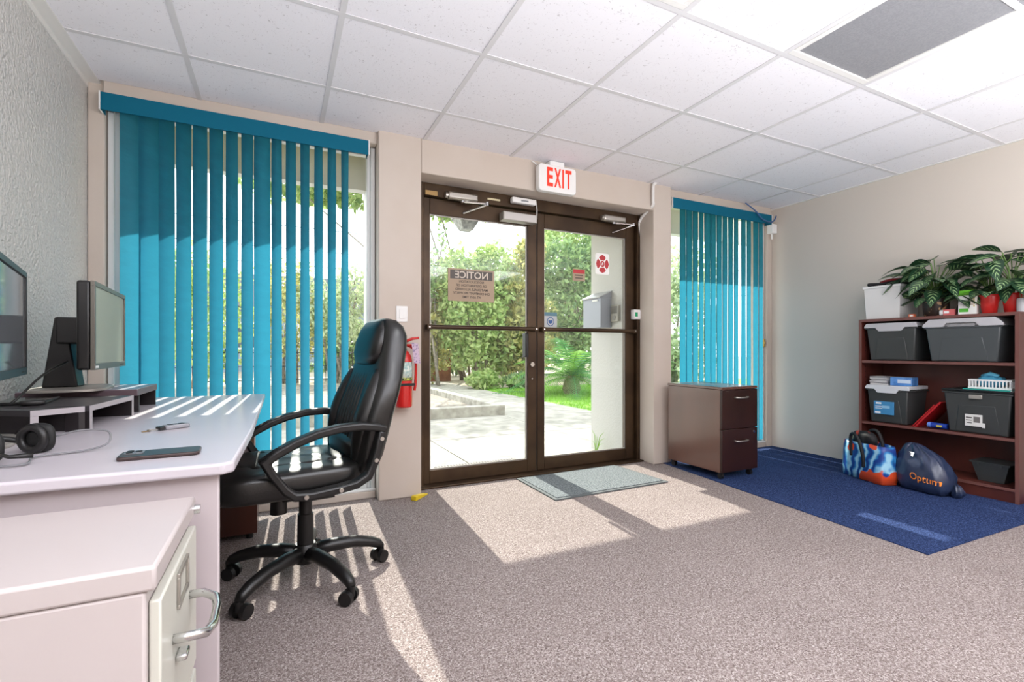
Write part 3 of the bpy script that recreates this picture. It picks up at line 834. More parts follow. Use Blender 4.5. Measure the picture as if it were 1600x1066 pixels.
for k in range(5):
    a = math.radians(72 * k)
    ca, sa = math.cos(a), math.sin(a)
    R = lambda r, z: (r * ca, r * sa, z)
    leg = MB().tube([R(.03, .112), R(.1, .118), (R(.2, .112)), R(.27, .094), R(.305, .078), R(.318, .062)], [.03, .028, .025, .023, .02, .016], 10).obj('base_leg', m_black, ch, smooth=True)
    cst = thing_cast = MB()
    ba = a + rnd.uniform(-.6, .6)
    cb_, sb_ = math.cos(ba), math.sin(ba)
    cx, cy = .318 * ca - .012 * cb_, .318 * sa - .012 * sb_
    for off in (-1, 1):
        px, py = cx - off * .013 * sb_, cy + off * .013 * cb_
        qx, qy = cx - off * .031 * sb_, cy + off * .031 * cb_
        cst.cyl((px, py, .0275), (qx, qy, .0275), .0272, .0255, 18)
    cst.cyl((cx + .012 * cb_, cy + .012 * sb_, .03), (.318 * ca, .318 * sa, .066), .012, n=10)
    cst.obj('caster', m_black, leg, smooth='auto')

# ------------------------------------------------------------------ brown mobile cabinet
m_brown = M('brown cabinet laminate', '573629', .33, col2='5f3b2d', nscale=5, aniso=(1, 1, .2), spec=.9, coat=.35)
m_brown_f = M('dark drawer front', '240f0a', .35, col2='2a120d', nscale=5, aniso=(1, 1, .2))
mc = thing('mobile_cabinet', 'dark brown two-drawer rolling file cabinet by the right window', 'cabinet', (3.036, 2.71, 0.005))
B(-.186, .186, -.245, .265, .052, .648).obj('body', m_brown, mc, bevel=.002)
B(-.19, .19, -.262, .268, .6485, .668).obj('top', m_brown, mc, bevel=.003)
for z0, z1, hz in ((.365, .645, .59), (.055, .360, .275)):
    dr = B(-.186, .186, -.264, -.2455, z0, z1).obj('drawer', m_brown_f, mc, bevel=.002)
    MB().tube([(-.062, -.264, hz), (-.06, -.284, hz), (-.03, -.29, hz - .002), (.03, -.29, hz - .002), (.06, -.284, hz), (.062, -.264, hz)], .006, 8).obj('handle', m_steel, dr, smooth=True)
MB().cyl((.145, -.264, .33), (.145, -.269, .33), .009, n=14).obj('lock', m_chrome, mc, smooth='auto')
for x in (-.15, .15):
    for y in (-.22, .235):
        cst = MB().cyl((x - .012, y, .021), (x + .012, y, .021), .0205, n=16).box(x - .016, x + .016, y - .012, y + .012, .03, .052)
        cst.obj('caster', m_black, mc, smooth='auto')

# ------------------------------------------------------------------ bookcase
m_book = M('mahogany bookcase', '4d231d', .4, col2='5a2b22', nscale=4, aniso=(1, 1, .2))
m_book_e = M('mahogany edge', '6e4640', .4)
BX0, BX1, BY0, BY1 = 4.02, 4.32, 1.285, 2.18
bc = thing('bookcase', 'dark mahogany three-shelf bookcase against the right wall', 'bookcase', (4.02, 1.73, .005))
def bb(x0, x1, y0, y1, z0, z1): return B(x0 - 4.02, x1 - 4.02, y0 - 1.73, y1 - 1.73, z0 - .005, z1 - .005)
def board(name, x0, x1, y0, y1, z0, z1):
    o = bb(x0 + .002, x1, y0, y1, z0, z1).obj(name, m_book, bc)
    bb(x0, x0 + .002, y0, y1, z0, z1).obj('edge_strip', m_book_e, o)
    return o
board('side_panel', BX0, BX1, BY0, BY0 + .02, .0055, 1.152)
sp = board('side_panel', BX0, BX1, BY1 - .02, BY1, .0055, 1.152)
pin = MB()
for k in range(16):
    z = .45 + k * .04
    if abs(z - .86) > .04: pin.cyl((.05, BY1 - 1.73 - .0201, z), (.05, BY1 - 1.73 - .0215, z), .004, n=8)
pin.obj('pin_holes', m_blackm, sp)
board('top_board', BX0, BX1, BY0, BY1, 1.1525, 1.172)
board('shelf', BX0 + .004, BX1, BY0 + .0205, BY1 - .0205, .843, .861)
board('shelf', BX0 + .004, BX1, BY0 + .0205, BY1 - .0205, .38, .398)
board('shelf', BX0 + .004, BX1, BY0 + .0205, BY1 - .0205, .075, .093)
bb(BX0 + .012, BX0 + .03, BY0 + .0205, BY1 - .0205, .0055, .0745).obj('kick_board', m_book, bc)
bb(BX1 - .008, BX1, BY0 + .0205, BY1 - .0205, .0935, 1.152).obj('back_panel', m_book, bc)

# storage bins; local frame: front faces -x
m_bin = M('dark grey bin plastic', '3a3d3d', .42)
m_bin_clear = M('smoky grey bin plastic', '4b5052', .35)
m_lid = M('pale grey lid', 'bab9bc', .4)
m_lid_w = M('clear white lid', 'd2d4d7', .3)
m_lid_b = M('black lid', '1f2324', .45)
def storage_bin(label, y0, y1, z0, zh, lidh, mb, ml, style, dx=.0, lab=None, depth=.27):
    t = thing('storage_bin', label, 'bin', (4.035 + dx, (y0 + y1) / 2, z0), 0, 'plastic storage bins in the bookcase')
    w = (y1 - y0) / 2; h = zh - z0
    iy, ix = w * .12, .02
    MB().taper(.0, depth, -w + .012, w - .012, .0008, h - lidh, ix, iy).obj('body', mb, t, bevel=.008)
    MB().box(-.004, depth + .004, -w + .004, w - .004, h - lidh - .014, h - lidh - .004).obj('rim', mb, t, bevel=.003)
    # raised front panel
    MB().add([(.0165, -w * .62, .01), (.0165, w * .62, .01), (-.001 + .005, w * .5, (h - lidh) * .68), (.004, -w * .5, (h - lidh) * .68),
              (.026, -w * .62, .01), (.026, w * .62, .01), (.016, w * .5, (h - lidh) * .68), (.016, -w * .5, (h - lidh) * .68)],
             [(0, 3, 2, 1), (4, 5, 6, 7), (0, 1, 5, 4), (1, 2, 6, 5), (2, 3, 7, 6), (3, 0, 4, 7)]).obj('front_panel', mb, t, bevel=.003)
    z = h - lidh
    if style == 'arch':
        pr = [(-w, z - .004), (-w * .55, z - .004), (-w * .42, z - .030), (w * .42, z - .030), (w * .55, z - .004), (w, z - .004), (w * .98, z + .012), (w * .9, h), (-w * .9, h), (-w * .98, z + .012)]
        l = MB().prism(pr, -.008, .004, 'x').obj('lid', ml, t, bevel=.002)
        MB().box(.004, depth, -w * .94, w * .94, z, h).obj('lid_top', ml, t, bevel=.004)
    elif style == 'high':
        pr = [(-w, z - .004), (-w * .45, z - .004), (-w * .36, z + .022), (w * .36, z + .022), (w * .45, z - .004), (w, z - .004), (w, z + .012), (w * .82, h), (-w * .82, h), (-w, z + .012)]
        l = MB().prism(pr, -.010, .012, 'x').obj('lid', ml, t, bevel=.002)
        MB().taper(.012, depth, -w * .8, w * .8, z, h, -.0, -.02).obj('lid_top', ml, t, bevel=.004)
        B(-.006, .004, -w * .34, w * .34, z - .004, z + .014).obj('front_latch', M('grey latch', '8b8a8c', .4), t, bevel=.002)
    else:
        l = MB().taper(-.008, depth + .002, -w, w, z, h, .004, .004).obj('lid', ml, t, bevel=.003)
        B(-.014, .002, -w * .18, w * .18, z - .045, z - .018).obj('front_latch', m_alu, t, bevel=.003)
    if lab:
        ly0, ly1, lz0, lz1, lm, ex = lab
        x = -.0005
        lb = MB().box(x - .001, x + .006, ly0, ly1, lz0, lz1).obj('label_card', lm, t)
        for q in ex:
            B(x - .0018, x - .001, q[0], q[1], q[2], q[3]).obj('print_block', q[4], lb)
    return t
m_lab_b = M('blue label', '3f88b8', .5)
m_lab_w = M('white label', 'dddcd8', .5)
m_ink = M('label ink', '55524f', .6)
storage_bin('dark bin with pale lid, left on the upper shelf', 1.805, 2.148, .8612, 1.138, .03, m_bin, m_lid, 'arch')
storage_bin('large grey bin with tall pale lid, right on the upper shelf', 1.36, 1.775, .8612, 1.148, .05, m_bin_clear, m_lid, 'high')
storage_bin('black bin with clear lid and blue label on the middle shelf', 1.853, 2.142, .3982, .678, .026, m_bin, m_lid_w, 'arch',
            lab=(-.045, .085, .065, .16, m_lab_b, [(0.040, 0.077, .07, .084, m_paper), (0.025, 0.075, .12, .124, m_paper), (0.030, 0.075, .106, .11, m_paper), (-.02, .03, .11, .13, M('label pale blue', '8fc0dd', .5)), (0.035, 0.070, .14, .152, m_paper)]))
storage_bin('black lidded bin with white label on the middle shelf', 1.312, 1.672, .3982, .683, .014, m_bin, m_lid_b, 'flat',
            lab=(-.03, .055, .05, .125, m_lab_w, [(-.02, .012, .075, .112, M('label picture', '6f6b68', .5)), (.02, .05, .10, .108, m_ink), (.02, .05, .085, .09, m_ink), (.02, .045, .068, .073, m_ink), (-.045, -.03, .045, .075, m_lab_w)]))
# top of the middle bins
def stack(n0, y, w, zb):
    cs = [M('cd case', 'c9c8c6', .3), M('cd case dark', '8d8d90', .3)]
    for k in range(n0):
        a = rnd.uniform(-.15, .15)
        o = thing('disc_case', ['lowest disc case in the stack beside the blue box', 'second disc case from the bottom of the stack', 'third disc case from the bottom of the stack', 'third disc case from the top of the stack', 'second disc case from the top of the stack', 'topmost disc case in the stack beside the blue box'][k], 'case', (4.12, y + rnd.uniform(-.004, .004), zb + .0104 * k), a, 'stack of disc cases on the clear bin lid')
        B(-.06, .06, -w / 2, w / 2, 0.0002, .0100).obj('case', cs[k % 2], o)
        B(-.058, .058, -w / 2 + .012, w / 2 - .002, .0101, .0103).obj('insert', m_paper, o)
stack(6, 2.065, .115, .6785)
o = thing('blue_box', 'blue and white glove box on the clear bin lid', 'box', (4.12, 1.928, .6785), math.radians(4))
B(-.05, .05, -.066, .066, .0003, .062).obj('carton', M('blue carton', '3d74b8', .5, col2='5e92cf', nscale=25), o, bevel=.002)
B(-.0508, -.05, -.06, .02, .02, .045).obj('print_block', M('box white print', 'c6d6e8', .5), o)
B(-.03, .03, -.05, .05, .0621, .0625).obj('opening', M('box top print', 'dfe4ea', .5), o)
o = thing('teal_folder', 'teal folder lying flat under the white basket', 'folder', (4.15, 1.44, .6835), math.radians(-4))
B(-.115, .115, -.12, .115, .0002, .007).obj('cover', M('teal folder', '1f9a8f', .5), o)
B(-.112, .112, -.122, .113, .002, .0055).obj('sheets', m_paper, o)
bk_ = thing('white_basket', 'white slotted plastic basket on the black lidded bin', 'basket', (4.13, 1.435, .6909))
m = MB(); x0, x1, w = -.075, .09, .105
for z0, z1 in ((.0003, .012), (.05, .06)):
    m.box(x0, x0 + .003, -w, w, z0, z1).box(x1 - .003, x1, -w, w, z0, z1).box(x0 + .003, x1 - .003, -w, -w + .003, z0, z1).box(x0 + .003, x1 - .003, w - .003, w, z0, z1)
m.box(x0 + .003, x1 - .003, -w + .003, w - .003, .0003, .003)
m.obj('rim', m_white_pl, bk_)
for k in range(13):
    y = -w + .004 + k * (2 * w - .014) / 12
    B(x0, x0 + .003, y, y + .007, .0121, .0499).obj('slat', m_white_pl, bk_)
    B(x1 - .003, x1, y, y + .007, .0121, .0499).obj('slat', m_white_pl, bk_)
for k in range(8):
    x = x0 + .01 + k * .019
    for y in (-w, w - .003):
        B(x, x + .007, y, y + .003, .0121, .0499).obj('slat', m_white_pl, bk_)
o = thing('blue_cloth', 'crumpled light blue cloth in the white basket', 'cloth', (4.135, 1.45, .694))
MB().sq((0, 0, .04), (.05, .07, .038), .8, .8, 28, 14, lambda x, y, z, p: (p[0], p[1], p[2] + .008 * math.sin(p[1] * 150) * math.cos(p[0] * 120) * (z > 0))).obj('cloth_lump', M('light blue cloth', '4fa3c4', .8), o, smooth=True)
MB().tube([(-.02, -.04, .078), (-.02, 0, .09), (-.01, .045, .076)], [.012, .015, .01], 8).obj('cloth_fold', M('light blue cloth fold', '5fb0cf', .8), o, smooth=True)
o = thing('red_binder', 'red ring binder leaning between the middle-shelf bins', 'binder', (4.155, 1.719, .3984), 0)
MB().prism([(.10, .002), (.112, .004), (-.032, .188), (-.042, .184)], -.11, .11, 'x').obj('front_cover', M('red vinyl', 'b31c22', .35), o)
MB().prism([(.118, .002), (.127, .003), (.0, .165), (-.01, .162)], -.11, .11, 'x').obj('back_cover', M('red vinyl back', 'a3181e', .35), o)
MB().prism([(.098, .0005), (.132, .0005), (.128, .006), (.098, .006)], -.11, .11, 'x').obj('spine', M('red vinyl spine', 'b8242a', .35), o)
o = thing('blue_flashlight', 'short blue torch lying on the middle shelf', 'torch', (4.08, 1.70, .42))
MB().cyl((0, -.045, 0), (0, .045, 0), .019, n=18).obj('barrel', M('blue barrel', '1d3f9e', .3), o, smooth='auto')
MB().cyl((0, .0451, 0), (0, .062, 0), .0205, n=18).obj('head', M('light blue ring', '5f86d8', .3), o, smooth='auto')
MB().cyl((0, .0621, 0), (0, .066, 0), .016, n=18).obj('lens', m_white_pl, o)
B(-.021, -.017, -.02, .01, -.006, .006).obj('switch', M('yellow switch', 'd8c94a', .4), o)
o = thing('open_tray', 'small black open tray on the bottom shelf', 'tray', (4.17, 1.45, .0934))
MB().tray(-.09, .11, -.10, .085, .0005, .125, .02, .03, .004).obj('tray_body', m_bin, o, bevel=.002)
m = MB()
for y in (-.06, .05):
    m.add([(-.071, y - .004 + .0, .003), (-.071, y + .004, .003), (-.093, y + .004, .115), (-.093, y - .004, .115)], [(0, 1, 2, 3)])
    m.box(-.095, -.088, y - .006, y + .006, .105, .128)
m.obj('rib', m_bin, o)
MB().tray(-.097, .117, -.107, .092, .116, .126, .002, .002, .010).obj('rim', m_bin, o)

# on top of the bookcase
ZT = 1.1725
o = thing('white_file_box', 'white open file box on the left end of the bookcase', 'box', (4.17, 2.03, ZT))
MB().tray(-.13, .14, -.115, .125, .0005, .245, .012, .01, .004).obj('box_body', M('white translucent plastic', 'd9d8d6', .4), o, bevel=.003)
MB().tray(-.136, .146, -.121, .131, .232, .247, .001, .001, .009).obj('rim', m_white_pl, o)
o = thing('folded_cloth', 'red and black folded cloth lying on the white file box', 'cloth', (4.17, 2.03, ZT + .2475))
wav = lambda x, y, z, p: (p[0], p[1], p[2] + .006 * math.sin(p[1] * 40 + p[0] * 25))
MB().sq((0, 0.0, .0135), (.125, .125, .013), .35, .35, 28, 10, wav).obj('black_layer', M('black cloth', '171417', .8), o, smooth=True)
MB().sq((-.01, -.05, .032), (.11, .095, .012), .5, .5, 28, 10, wav).obj('red_layer', M('dark red cloth', '7d1a1e', .8), o, smooth=True)
o = thing('green_white_box', 'small white and green carton beside the red pots', 'carton', (4.09, 1.55, ZT), math.radians(12))
B(-.035, .035, -.045, .045, .0003, .125).obj('carton', m_paper, o, bevel=.001)
B(-.0358, -.035, -.005, .04, .016, .04).obj('green_print', M('green print', '4fb52e', .5), o)
B(-.0358, -.035, -.03, .0, .06, .10).obj('print_block', M('carton sketch', 'c9b9a8', .6, col2='e9e4de', nscale=80), o)
for k in range(4):
    B(-.0358, -.035, -.035, -.028, .05 + k * .015, .06 + k * .015).obj('print_dot', M('ochre print', 'c9b66a', .5), o)
MB().prism([(-.036, .126), (-.05, .134), (-.06, .155), (-.056, .157), (-.044, .138), (-.034, .130)], -.03, .045, 'y').obj('open_flap', M('lime flap', '76c83c', .5), o)
o = thing('pink_box', 'small pink and white box lying beside the green carton', 'carton', (4.08, 1.65, ZT), math.radians(10))
B(-.02, .02, -.035, .025, .0003, .042).obj('carton', M('pink card', 'd96a6a', .5), o, bevel=.001)
MB().cyl((0, .026, .021), (0, .045, .021), .02, n=16).obj('white_end', m_white_pl, o, smooth='auto')
B(-.0206, -.02, -.005, .02, .014, .03).obj('print_block', m_paper, o)
o = thing('candy_box', 'tiny orange box at the foot of the patterned pot', 'carton', (4.06, 1.85, ZT))
B(-.012, .012, -.018, .018, .0003, .022).obj('carton', M('orange card', 'd8704a', .5), o, bevel=.001)
B(-.0125, -.012, -.01, .01, .006, .016).obj('print_block', m_paper, o)
o = thing('clear_jar', 'clear jar with sticks at the right end of the bookcase', 'jar', (4.10, 1.295, ZT))
MB().lathe([(0, .0005), (.026, .0005), (.029, .01), (.029, .08), (.026, .085)], n=20).obj('jar_body', M('milky jar', 'c9c9cd', .2), o, smooth='auto')
for k in range(3):
    MB().tube([(.005 * k - .005, .0, .03), (.01 * k - .01, .012 - .012 * k, .13)], .0035, 6).obj('stick', M('wood stick', 'b98f62', .6), o)

def leaf_mat():
    m = bpy.data.materials.new('variegated leaf'); m.use_nodes = True
    nt = m.node_tree; N, L = nt.nodes, nt.links
    p = N['Principled BSDF']; p.inputs['Roughness'].default_value = .38
    uv = N.new('ShaderNodeUVMap'); uv.uv_map = 'leaf'
    sx = N.new('ShaderNodeSeparateXYZ'); L.new(uv.outputs['UV'], sx.inputs[0])
    ab = N.new('ShaderNodeMath'); ab.operation = 'ABSOLUTE'; L.new(sx.outputs['X'], ab.inputs[0])
    # slanted vein stripes
    k = N.new('ShaderNodeMath'); k.operation = 'MULTIPLY_ADD'; L.new(ab.outputs[0], k.inputs[0]); k.inputs[1].default_value = -.35; L.new(sx.outputs['Y'], k.inputs[2])
    s = N.new('ShaderNodeMath'); s.operation = 'MULTIPLY'; L.new(k.outputs[0], s.inputs[0]); s.inputs[1].default_value = 38
    sn = N.new('ShaderNodeMath'); sn.operation = 'SINE'; L.new(s.outputs[0], sn.inputs[0])
    inn = N.new('ShaderNodeMapRange'); L.new(ab.outputs[0], inn.inputs['Value']); inn.inputs['From Min'].default_value = .8; inn.inputs['From Max'].default_value = .35
    mu = N.new('ShaderNodeMath'); mu.operation = 'MULTIPLY'; L.new(sn.outputs[0], mu.inputs[0]); L.new(inn.outputs[0], mu.inputs[1])
    r = N.new('ShaderNodeValToRGB'); L.new(mu.outputs[0], r.inputs['Fac'])
    r.color_ramp.elements[0].position = .25; r.color_ramp.elements[0].color = lin('20402a')
    r.color_ramp.elements[1].position = .75; r.color_ramp.elements[1].color = lin('98b680')
    L.new(r.outputs['Color'], p.inputs['Base Color'])
    return m
m_leaf = leaf_mat()
m_stem = M('green stem', '5b7a3a', .5)
def leaf_obj(base, tip_dir, length, width, droop, parent, roll):
    d = Vector(tip_dir).normalized()
    side = d.cross(Vector((0, 0, 1)))
    if side.length < .05: side = Vector((1, 0, 0))
    side.normalize()
    side = Matrix.Rotation(roll, 3, d) @ side
    up = side.cross(d)
    n = 8; m = MB(); uvs = []
    for i in range(n + 1):
        v = i / n
        w = width * (math.sin(math.pi * v ** .8)) ** .8 * .5 if 0 < v < 1 else 0.0008
        c = Vector(base) + d * length * v - Vector((0, 0, 1)) * droop * v * v
        for u in (-1, 0, 1):
            m.v.append(c + side * w * u + up * (abs(u) * w * .28)); uvs.append((u, v))
    for i in range(n):
        for j in (0, 1):
            a = i * 3 + j
            m.f.append((a, a + 1, a + 4, a + 3))
    for q in range(len(m.v)):
        vv = m.v[q]
        m.v[q] = (min(vv[0], 4.318), vv[1], max(vv[2], ZT + .002))
    me = m.mesh('leaf')
    ul = me.uv_layers.new(name='leaf')
    for lp in me.loops: ul.data[lp.index].uv = uvs[lp.vertex_index]
    return mkobj('leaf', me, m_leaf, parent, smooth=True)
def plant(label, x, y, n, spread_y, zc, seed, pot):
    t = thing('potted_plant', label, 'plant', (0, 0, 0), 0, 'leafy plants on the bookcase')
    t.location = (x, y, ZT)
    pot(t)
    r = random.Random(seed)
    holder = t
    for k in range(n):
        a = 2 * math.pi * (k + r.uniform(-.3, .3)) / n * 2.4
        dirv = Vector((math.cos(a) * .75 - .25, math.sin(a), 0)).normalized()
        rad = r.uniform(.03, spread_y)
        zz = r.uniform(.16, zc) - rad * .35
        b = Vector((max(-.16, min(.12, dirv.x * rad * .75)), dirv.y * rad, zz))
        st = MB().tube([(0, 0, .1), (b.x * .35, b.y * .35, .1 + (zz - .1) * .65), tuple(b)], .003, 5).obj('stem', m_stem, holder)
        ln = r.uniform(.14, .20)
        td = Vector((dirv.x * .9 - .15, dirv.y * 1.0, r.uniform(-.55, .5)))
        lo = leaf_obj((b.x + x, b.y + y, b.z + ZT), td, ln, r.uniform(.08, .105), r.uniform(.03, .09), t, r.uniform(-.5, .5))
        lo.location = (-x, -y, -ZT)
    return t
def pot_pattern(t):
    m = M('brown patterned pot', '2a1a14', .4, col2='b98f62', nscale=32, ramp=(.60, .66))
    MB().lathe([(0, .0005), (.062, .0005), (.07, .02), (.075, .11), (.078, .125), (.07, .125), (.066, .11), (.0, .108)], n=28).obj('pot', m, t, smooth='auto')
    MB().lathe([(0, .1085), (.064, .1085), (.06, .114), (0, .116)], n=20).obj('soil', M('potting soil', '2a1f18', .9), t)
def pot_red(t):
    MB().lathe([(0, .0005), (.033, .0005), (.036, .004), (.05, .112), (.053, .114), (.053, .122), (.048, .122), (.046, .108), (0, .106)], n=28).obj('pot', M('red pot', 'd3302c', .25), t, smooth='auto')
    MB().lathe([(0, .1065), (.044, .1065), (.042, .112), (0, .114)], n=20).obj('soil', M('dark soil', '2a1f18', .9), t)
plant('broad leafy plant in a brown patterned pot on the bookcase', 4.15, 1.75, 50, .16, .43, 3, pot_pattern)
plant('variegated plant in the left of two red pots', 4.13, 1.46, 28, .12, .42, 11, pot_red)
plant('variegated plant in the right of two red pots', 4.14, 1.355, 24, .10, .45, 23, pot_red)

# ------------------------------------------------------------------ bags on the floor
def tote_mat():
    m = M('blue sea print', '2f6fae', .35)
    nt = m.node_tree; N, L = nt.nodes, nt.links
    p = N['Principled BSDF']
    tc = N.new('ShaderNodeTexCoord')
    wv = N.new('ShaderNodeTexWave'); wv.inputs['Scale'].default_value = 4.5; wv.inputs['Distortion'].default_value = 9; wv.inputs['Detail'].default_value = 2; wv.inputs['Detail Scale'].default_value = 1.5
    L.new(tc.outputs['Object'], wv.inputs['Vector'])
    r = N.new('ShaderNodeValToRGB'); L.new(wv.outputs['Fac'], r.inputs['Fac'])
    e = r.color_ramp.elements
    e[0].position = 0.1; e[0].color = lin('1c3f8c'); e[1].position = .95; e[1].color = lin('9fd0e6')
    k = e.new(.5); k.color = lin('2f86c4')
    n = N.new('ShaderNodeTexNoise'); n.inputs['Scale'].default_value = 9; n.inputs['Detail'].default_value = 1
    L.new(tc.outputs['Object'], n.inputs['Vector'])
    r2 = N.new('ShaderNodeValToRGB'); L.new(n.outputs['Fac'], r2.inputs['Fac'])
    r2.color_ramp.elements[0].position = .56; r2.color_ramp.elements[0].color = (0, 0, 0, 1)
    r2.color_ramp.elements[1].position = .58; r2.color_ramp.elements[1].color = (1, 1, 1, 1)
    mx = N.new('ShaderNodeMix'); mx.data_type = 'RGBA'
    L.new(r2.outputs['Color'], mx.inputs['Factor']); L.new(r.outputs['Color'], mx.inputs['A']); mx.inputs['B'].default_value = lin('e0522a')
    L.new(mx.outputs['Result'], p.inputs['Base Color'])
    return m
# tote: local x across the front, y depth (front at -y)
tb = thing('tote_bag', 'glossy blue sea-print shopping tote with black straps on the floor', 'bag', (3.85, 2.02, .0055), math.radians(-109))
r5 = random.Random(5)
def crumple(p, amp, f=26):
    x, y, z = p
    return (x + amp * math.sin(f * z + 9 * y), y + amp * math.sin(f * .9 * z + 17 * x + 1), z + amp * .6 * math.sin(23 * x + 11 * y))
MB().loft([(.0, 0, 0, .168, .062, .35), (.004, 0, 0, .178, .072, .35), (.07, 0, 0, .185, .082, .4), (.15, 0, 0, .182, .078, .42), (.22, 0, 0, .176, .07, .42), (.262, 0, 0, .172, .066, .45), (.262, 0, 0, .160, .056, .45), (.21, 0, 0, .155, .05, .45)], 48,
          lambda p, a: crumple(p, .004 if p[2] > .01 else 0)).obj('bag_body', tote_mat(), tb, smooth=True)
for y in (-.075, .05):
    MB().tube(cr([(-.07, y, .16), (-.075, y - .004, .26), (-.06, y - .01, .315), (-.01, y - .03, .325), (.03, y - .03, .28), (.05, y - .02, .18), (.045, y - .012, .10)] if y < 0 else
              [(-.07, y, .2), (-.075, y, .27), (-.04, y, .34), (.02, y, .345), (.06, y, .27), (.06, y, .2)]), .011, 8).obj('strap', M('black webbing', '17171a', .7), tb, smooth=True)
tci = thing('scarf', 'rumpled black scarf with red and green pattern in the tote', 'scarf', (3.86, 2.03, .235), math.radians(-109))
mm = M('scarf print', '141214', .7, col2='c8452f', nscale=14, ramp=(.56, .6))
MB().sq((-.03, 0, .055), (.10, .045, .06), .8, .8, 28, 14, lambda x, y, z, p: crumple(p, .008, 40)).obj('scarf_lump', mm, tci, smooth=True)
MB().sq((-.095, .005, .05), (.045, .035, .035), .9, .9, 18, 10, lambda x, y, z, p: crumple(p, .006, 60)).obj('green_fold', M('green print', '8fae8a', .7, col2='d8c9a0', nscale=20), tci, smooth=True)

m_plbag = M('navy plastic bag', '2a3550', .28, bump=.5, bscale=22, bdist=.006, spec=.7, aniso=(1, 1, .5))
nb = thing('plastic_bag', 'stuffed navy plastic carrier bag with orange lettering', 'bag', (3.875, 1.69, .0055), math.radians(-100))
secs = [(.0, .0, 0, .12, .06, .6), (.006, .0, 0, .14, .085, .6), (.05, .0, 0, .155, .10, .6), (.12, -.005, 0, .155, .10, .65), (.18, -.015, 0, .145, .085, .7), (.225, -.03, 0, .12, .065, .75), (.26, -.05, 0, .085, .045, .8), (.29, -.065, 0, .05, .028, .9), (.305, -.07, 0, .02, .012, 1)]
def plc(p, a):
    x, y, z = p
    k = .0 if z < .003 else 1
    w = k * .0055 * math.sin(9 * a + z * 30) + k * .004 * math.sin(17 * a - z * 44)
    return (x + w * math.cos(a), y + w * math.sin(a), z + k * .003 * math.sin(30 * x))
nbm = MB().loft(secs, 72, plc)
nbo = nbm.obj('bag_body', m_plbag, nb, smooth=True)
MB().loft([(.0, .165, .02, .02, .03, .8), (.03, .18, .02, .03, .035, .8), (.07, .17, .02, .02, .02, .9), (.085, .165, .02, .006, .006, 1)], 24, plc).obj('bag_corner', m_plbag, nb, smooth=True)
bvh = BVHTree.FromPolygons([Vector(v) for v in nbm.v], nbm.f)
me = text_mesh('Optum', .062, width=.165, extrude=0, bold=.0003)
for v in me.vertices:
    u, w_ = v.co.x + .055, v.co.y + .095 - .10 * v.co.x
    h = bvh.ray_cast(Vector((u, -.5, w_)), Vector((0, 1, 0)))
    v.co = Vector((u, (h[0].y if h[0] else -.09) - .0035, w_))
mkobj('lettering', me, M('orange print', 'f08a2e', .5), nb)
m = MB().add([(-.02, 0, .02), (.0, 0, .006), (.004, 0, .02), (.014, 0, .018), (.0, 0, .0), (.012, 0, -.012), (-.004, 0, -.004), (-.014, 0, .006)], [(0, 1, 2), (1, 3, 2), (1, 4, 3), (4, 5, 3), (4, 6, 5), (1, 7, 4)])
o = m.obj('white_tag', m_paper, nb); o.location = (-.035, -.079, .235); o.rotation_euler = (math.radians(-25), 0, 0)

# ------------------------------------------------------------------ outside: building parts
m_stucco = M('white stucco', 'd6d4cf', .8, bump=.7, bscale=60, bdist=.006)
m_soffit = M('cream soffit', 'ece2a2', .7)
m_conc = M('mottled concrete', '8b867d', .85, col2='b3ada3', nscale=5, ramp=(.3, .7), detail=6, bump=.4, bscale=30, bdist=.006)  # the slabs' own concrete tone with random mottling
m_conc2 = M('weathered curb concrete', '8f8a7f', .9, col2='b9b4a8', nscale=7, ramp=(.35, .65), detail=6, bump=.5, bscale=25, bdist=.006)
struct(B(2.69, 2.95, 3.352, 3.82, 0, 2.41).obj('wall_wing', m_stucco))
struct(B(.62, .82, 3.352, 3.82, 0, 2.41).obj('wall_wing_2', m_stucco))
struct(B(-1.15, -.88, 3.352, 3.88, 0, 2.41).obj('wall_wing_3', m_stucco))
struct(B(-1.2, 5.2, 3.352, 3.80, 2.415, 2.52).obj('trim_5', m_soffit))
fb = struct(B(-1.2, 5.2, 3.801, 3.89, 2.155, 2.50).obj('trim_6', M('white fascia', 'dcdcda', .6)))
struct(B(.75, 2.88, 3.891, 4.95, 2.42, 2.50).obj('trim_7', M('canopy underside', 'd8d6cf', .7)))
struct(B(.60, .70, 3.80, 3.89, 0, 2.154).obj('trim_8', M('white porch post', 'd9d9d6', .6)))
struct(B(4.5, 4.62, 3.80, 3.89, 0, 2.154).obj('trim_9', M('white porch post far', 'd9d9d6', .6)))
lt = thing('porch_light', 'square tapered porch light under the entry canopy', 'light', (1.6, 4.3, 2.07))
MB().taper(-.11, .11, -.11, .11, .0, .11, .06, .06).obj('lens', M('frosted lens', 'b9bbbb', .3, col2='8f9292', nscale=30), lt, bevel=.004)
B(-.115, .115, -.115, .115, .111, .16).obj('housing', m_alu, lt, bevel=.004)
MB().cyl((0, 0, .16), (0, 0, .3495), .02, n=12).obj('stem', m_alu, lt)
mb = thing('mailbox', 'grey wall mailbox with sloping lid outside the right door', 'mailbox', (2.63, 3.64, 1.14))
m_mbx = M('grey mailbox steel', '9a9da6', .4, metal=.2)
B(-.062, .058, -.135, .135, 0, .262).obj('box', m_mbx, mb, bevel=.003)
MB().prism([(-.075, .262), (.058, .325), (.058, .333), (-.078, .272)], -.14, .14).obj('lid', M('mailbox lid', 'b4b6ba', .35, metal=.3), mb)
MB().prism([(-.062, .2625), (.058, .2625), (.058, .324)], -.134, .134).obj('gusset', m_mbx, mb)
B(-.072, -.0625, -.1, -.02, .235, .25).obj('name_slot', m_paper, mb)
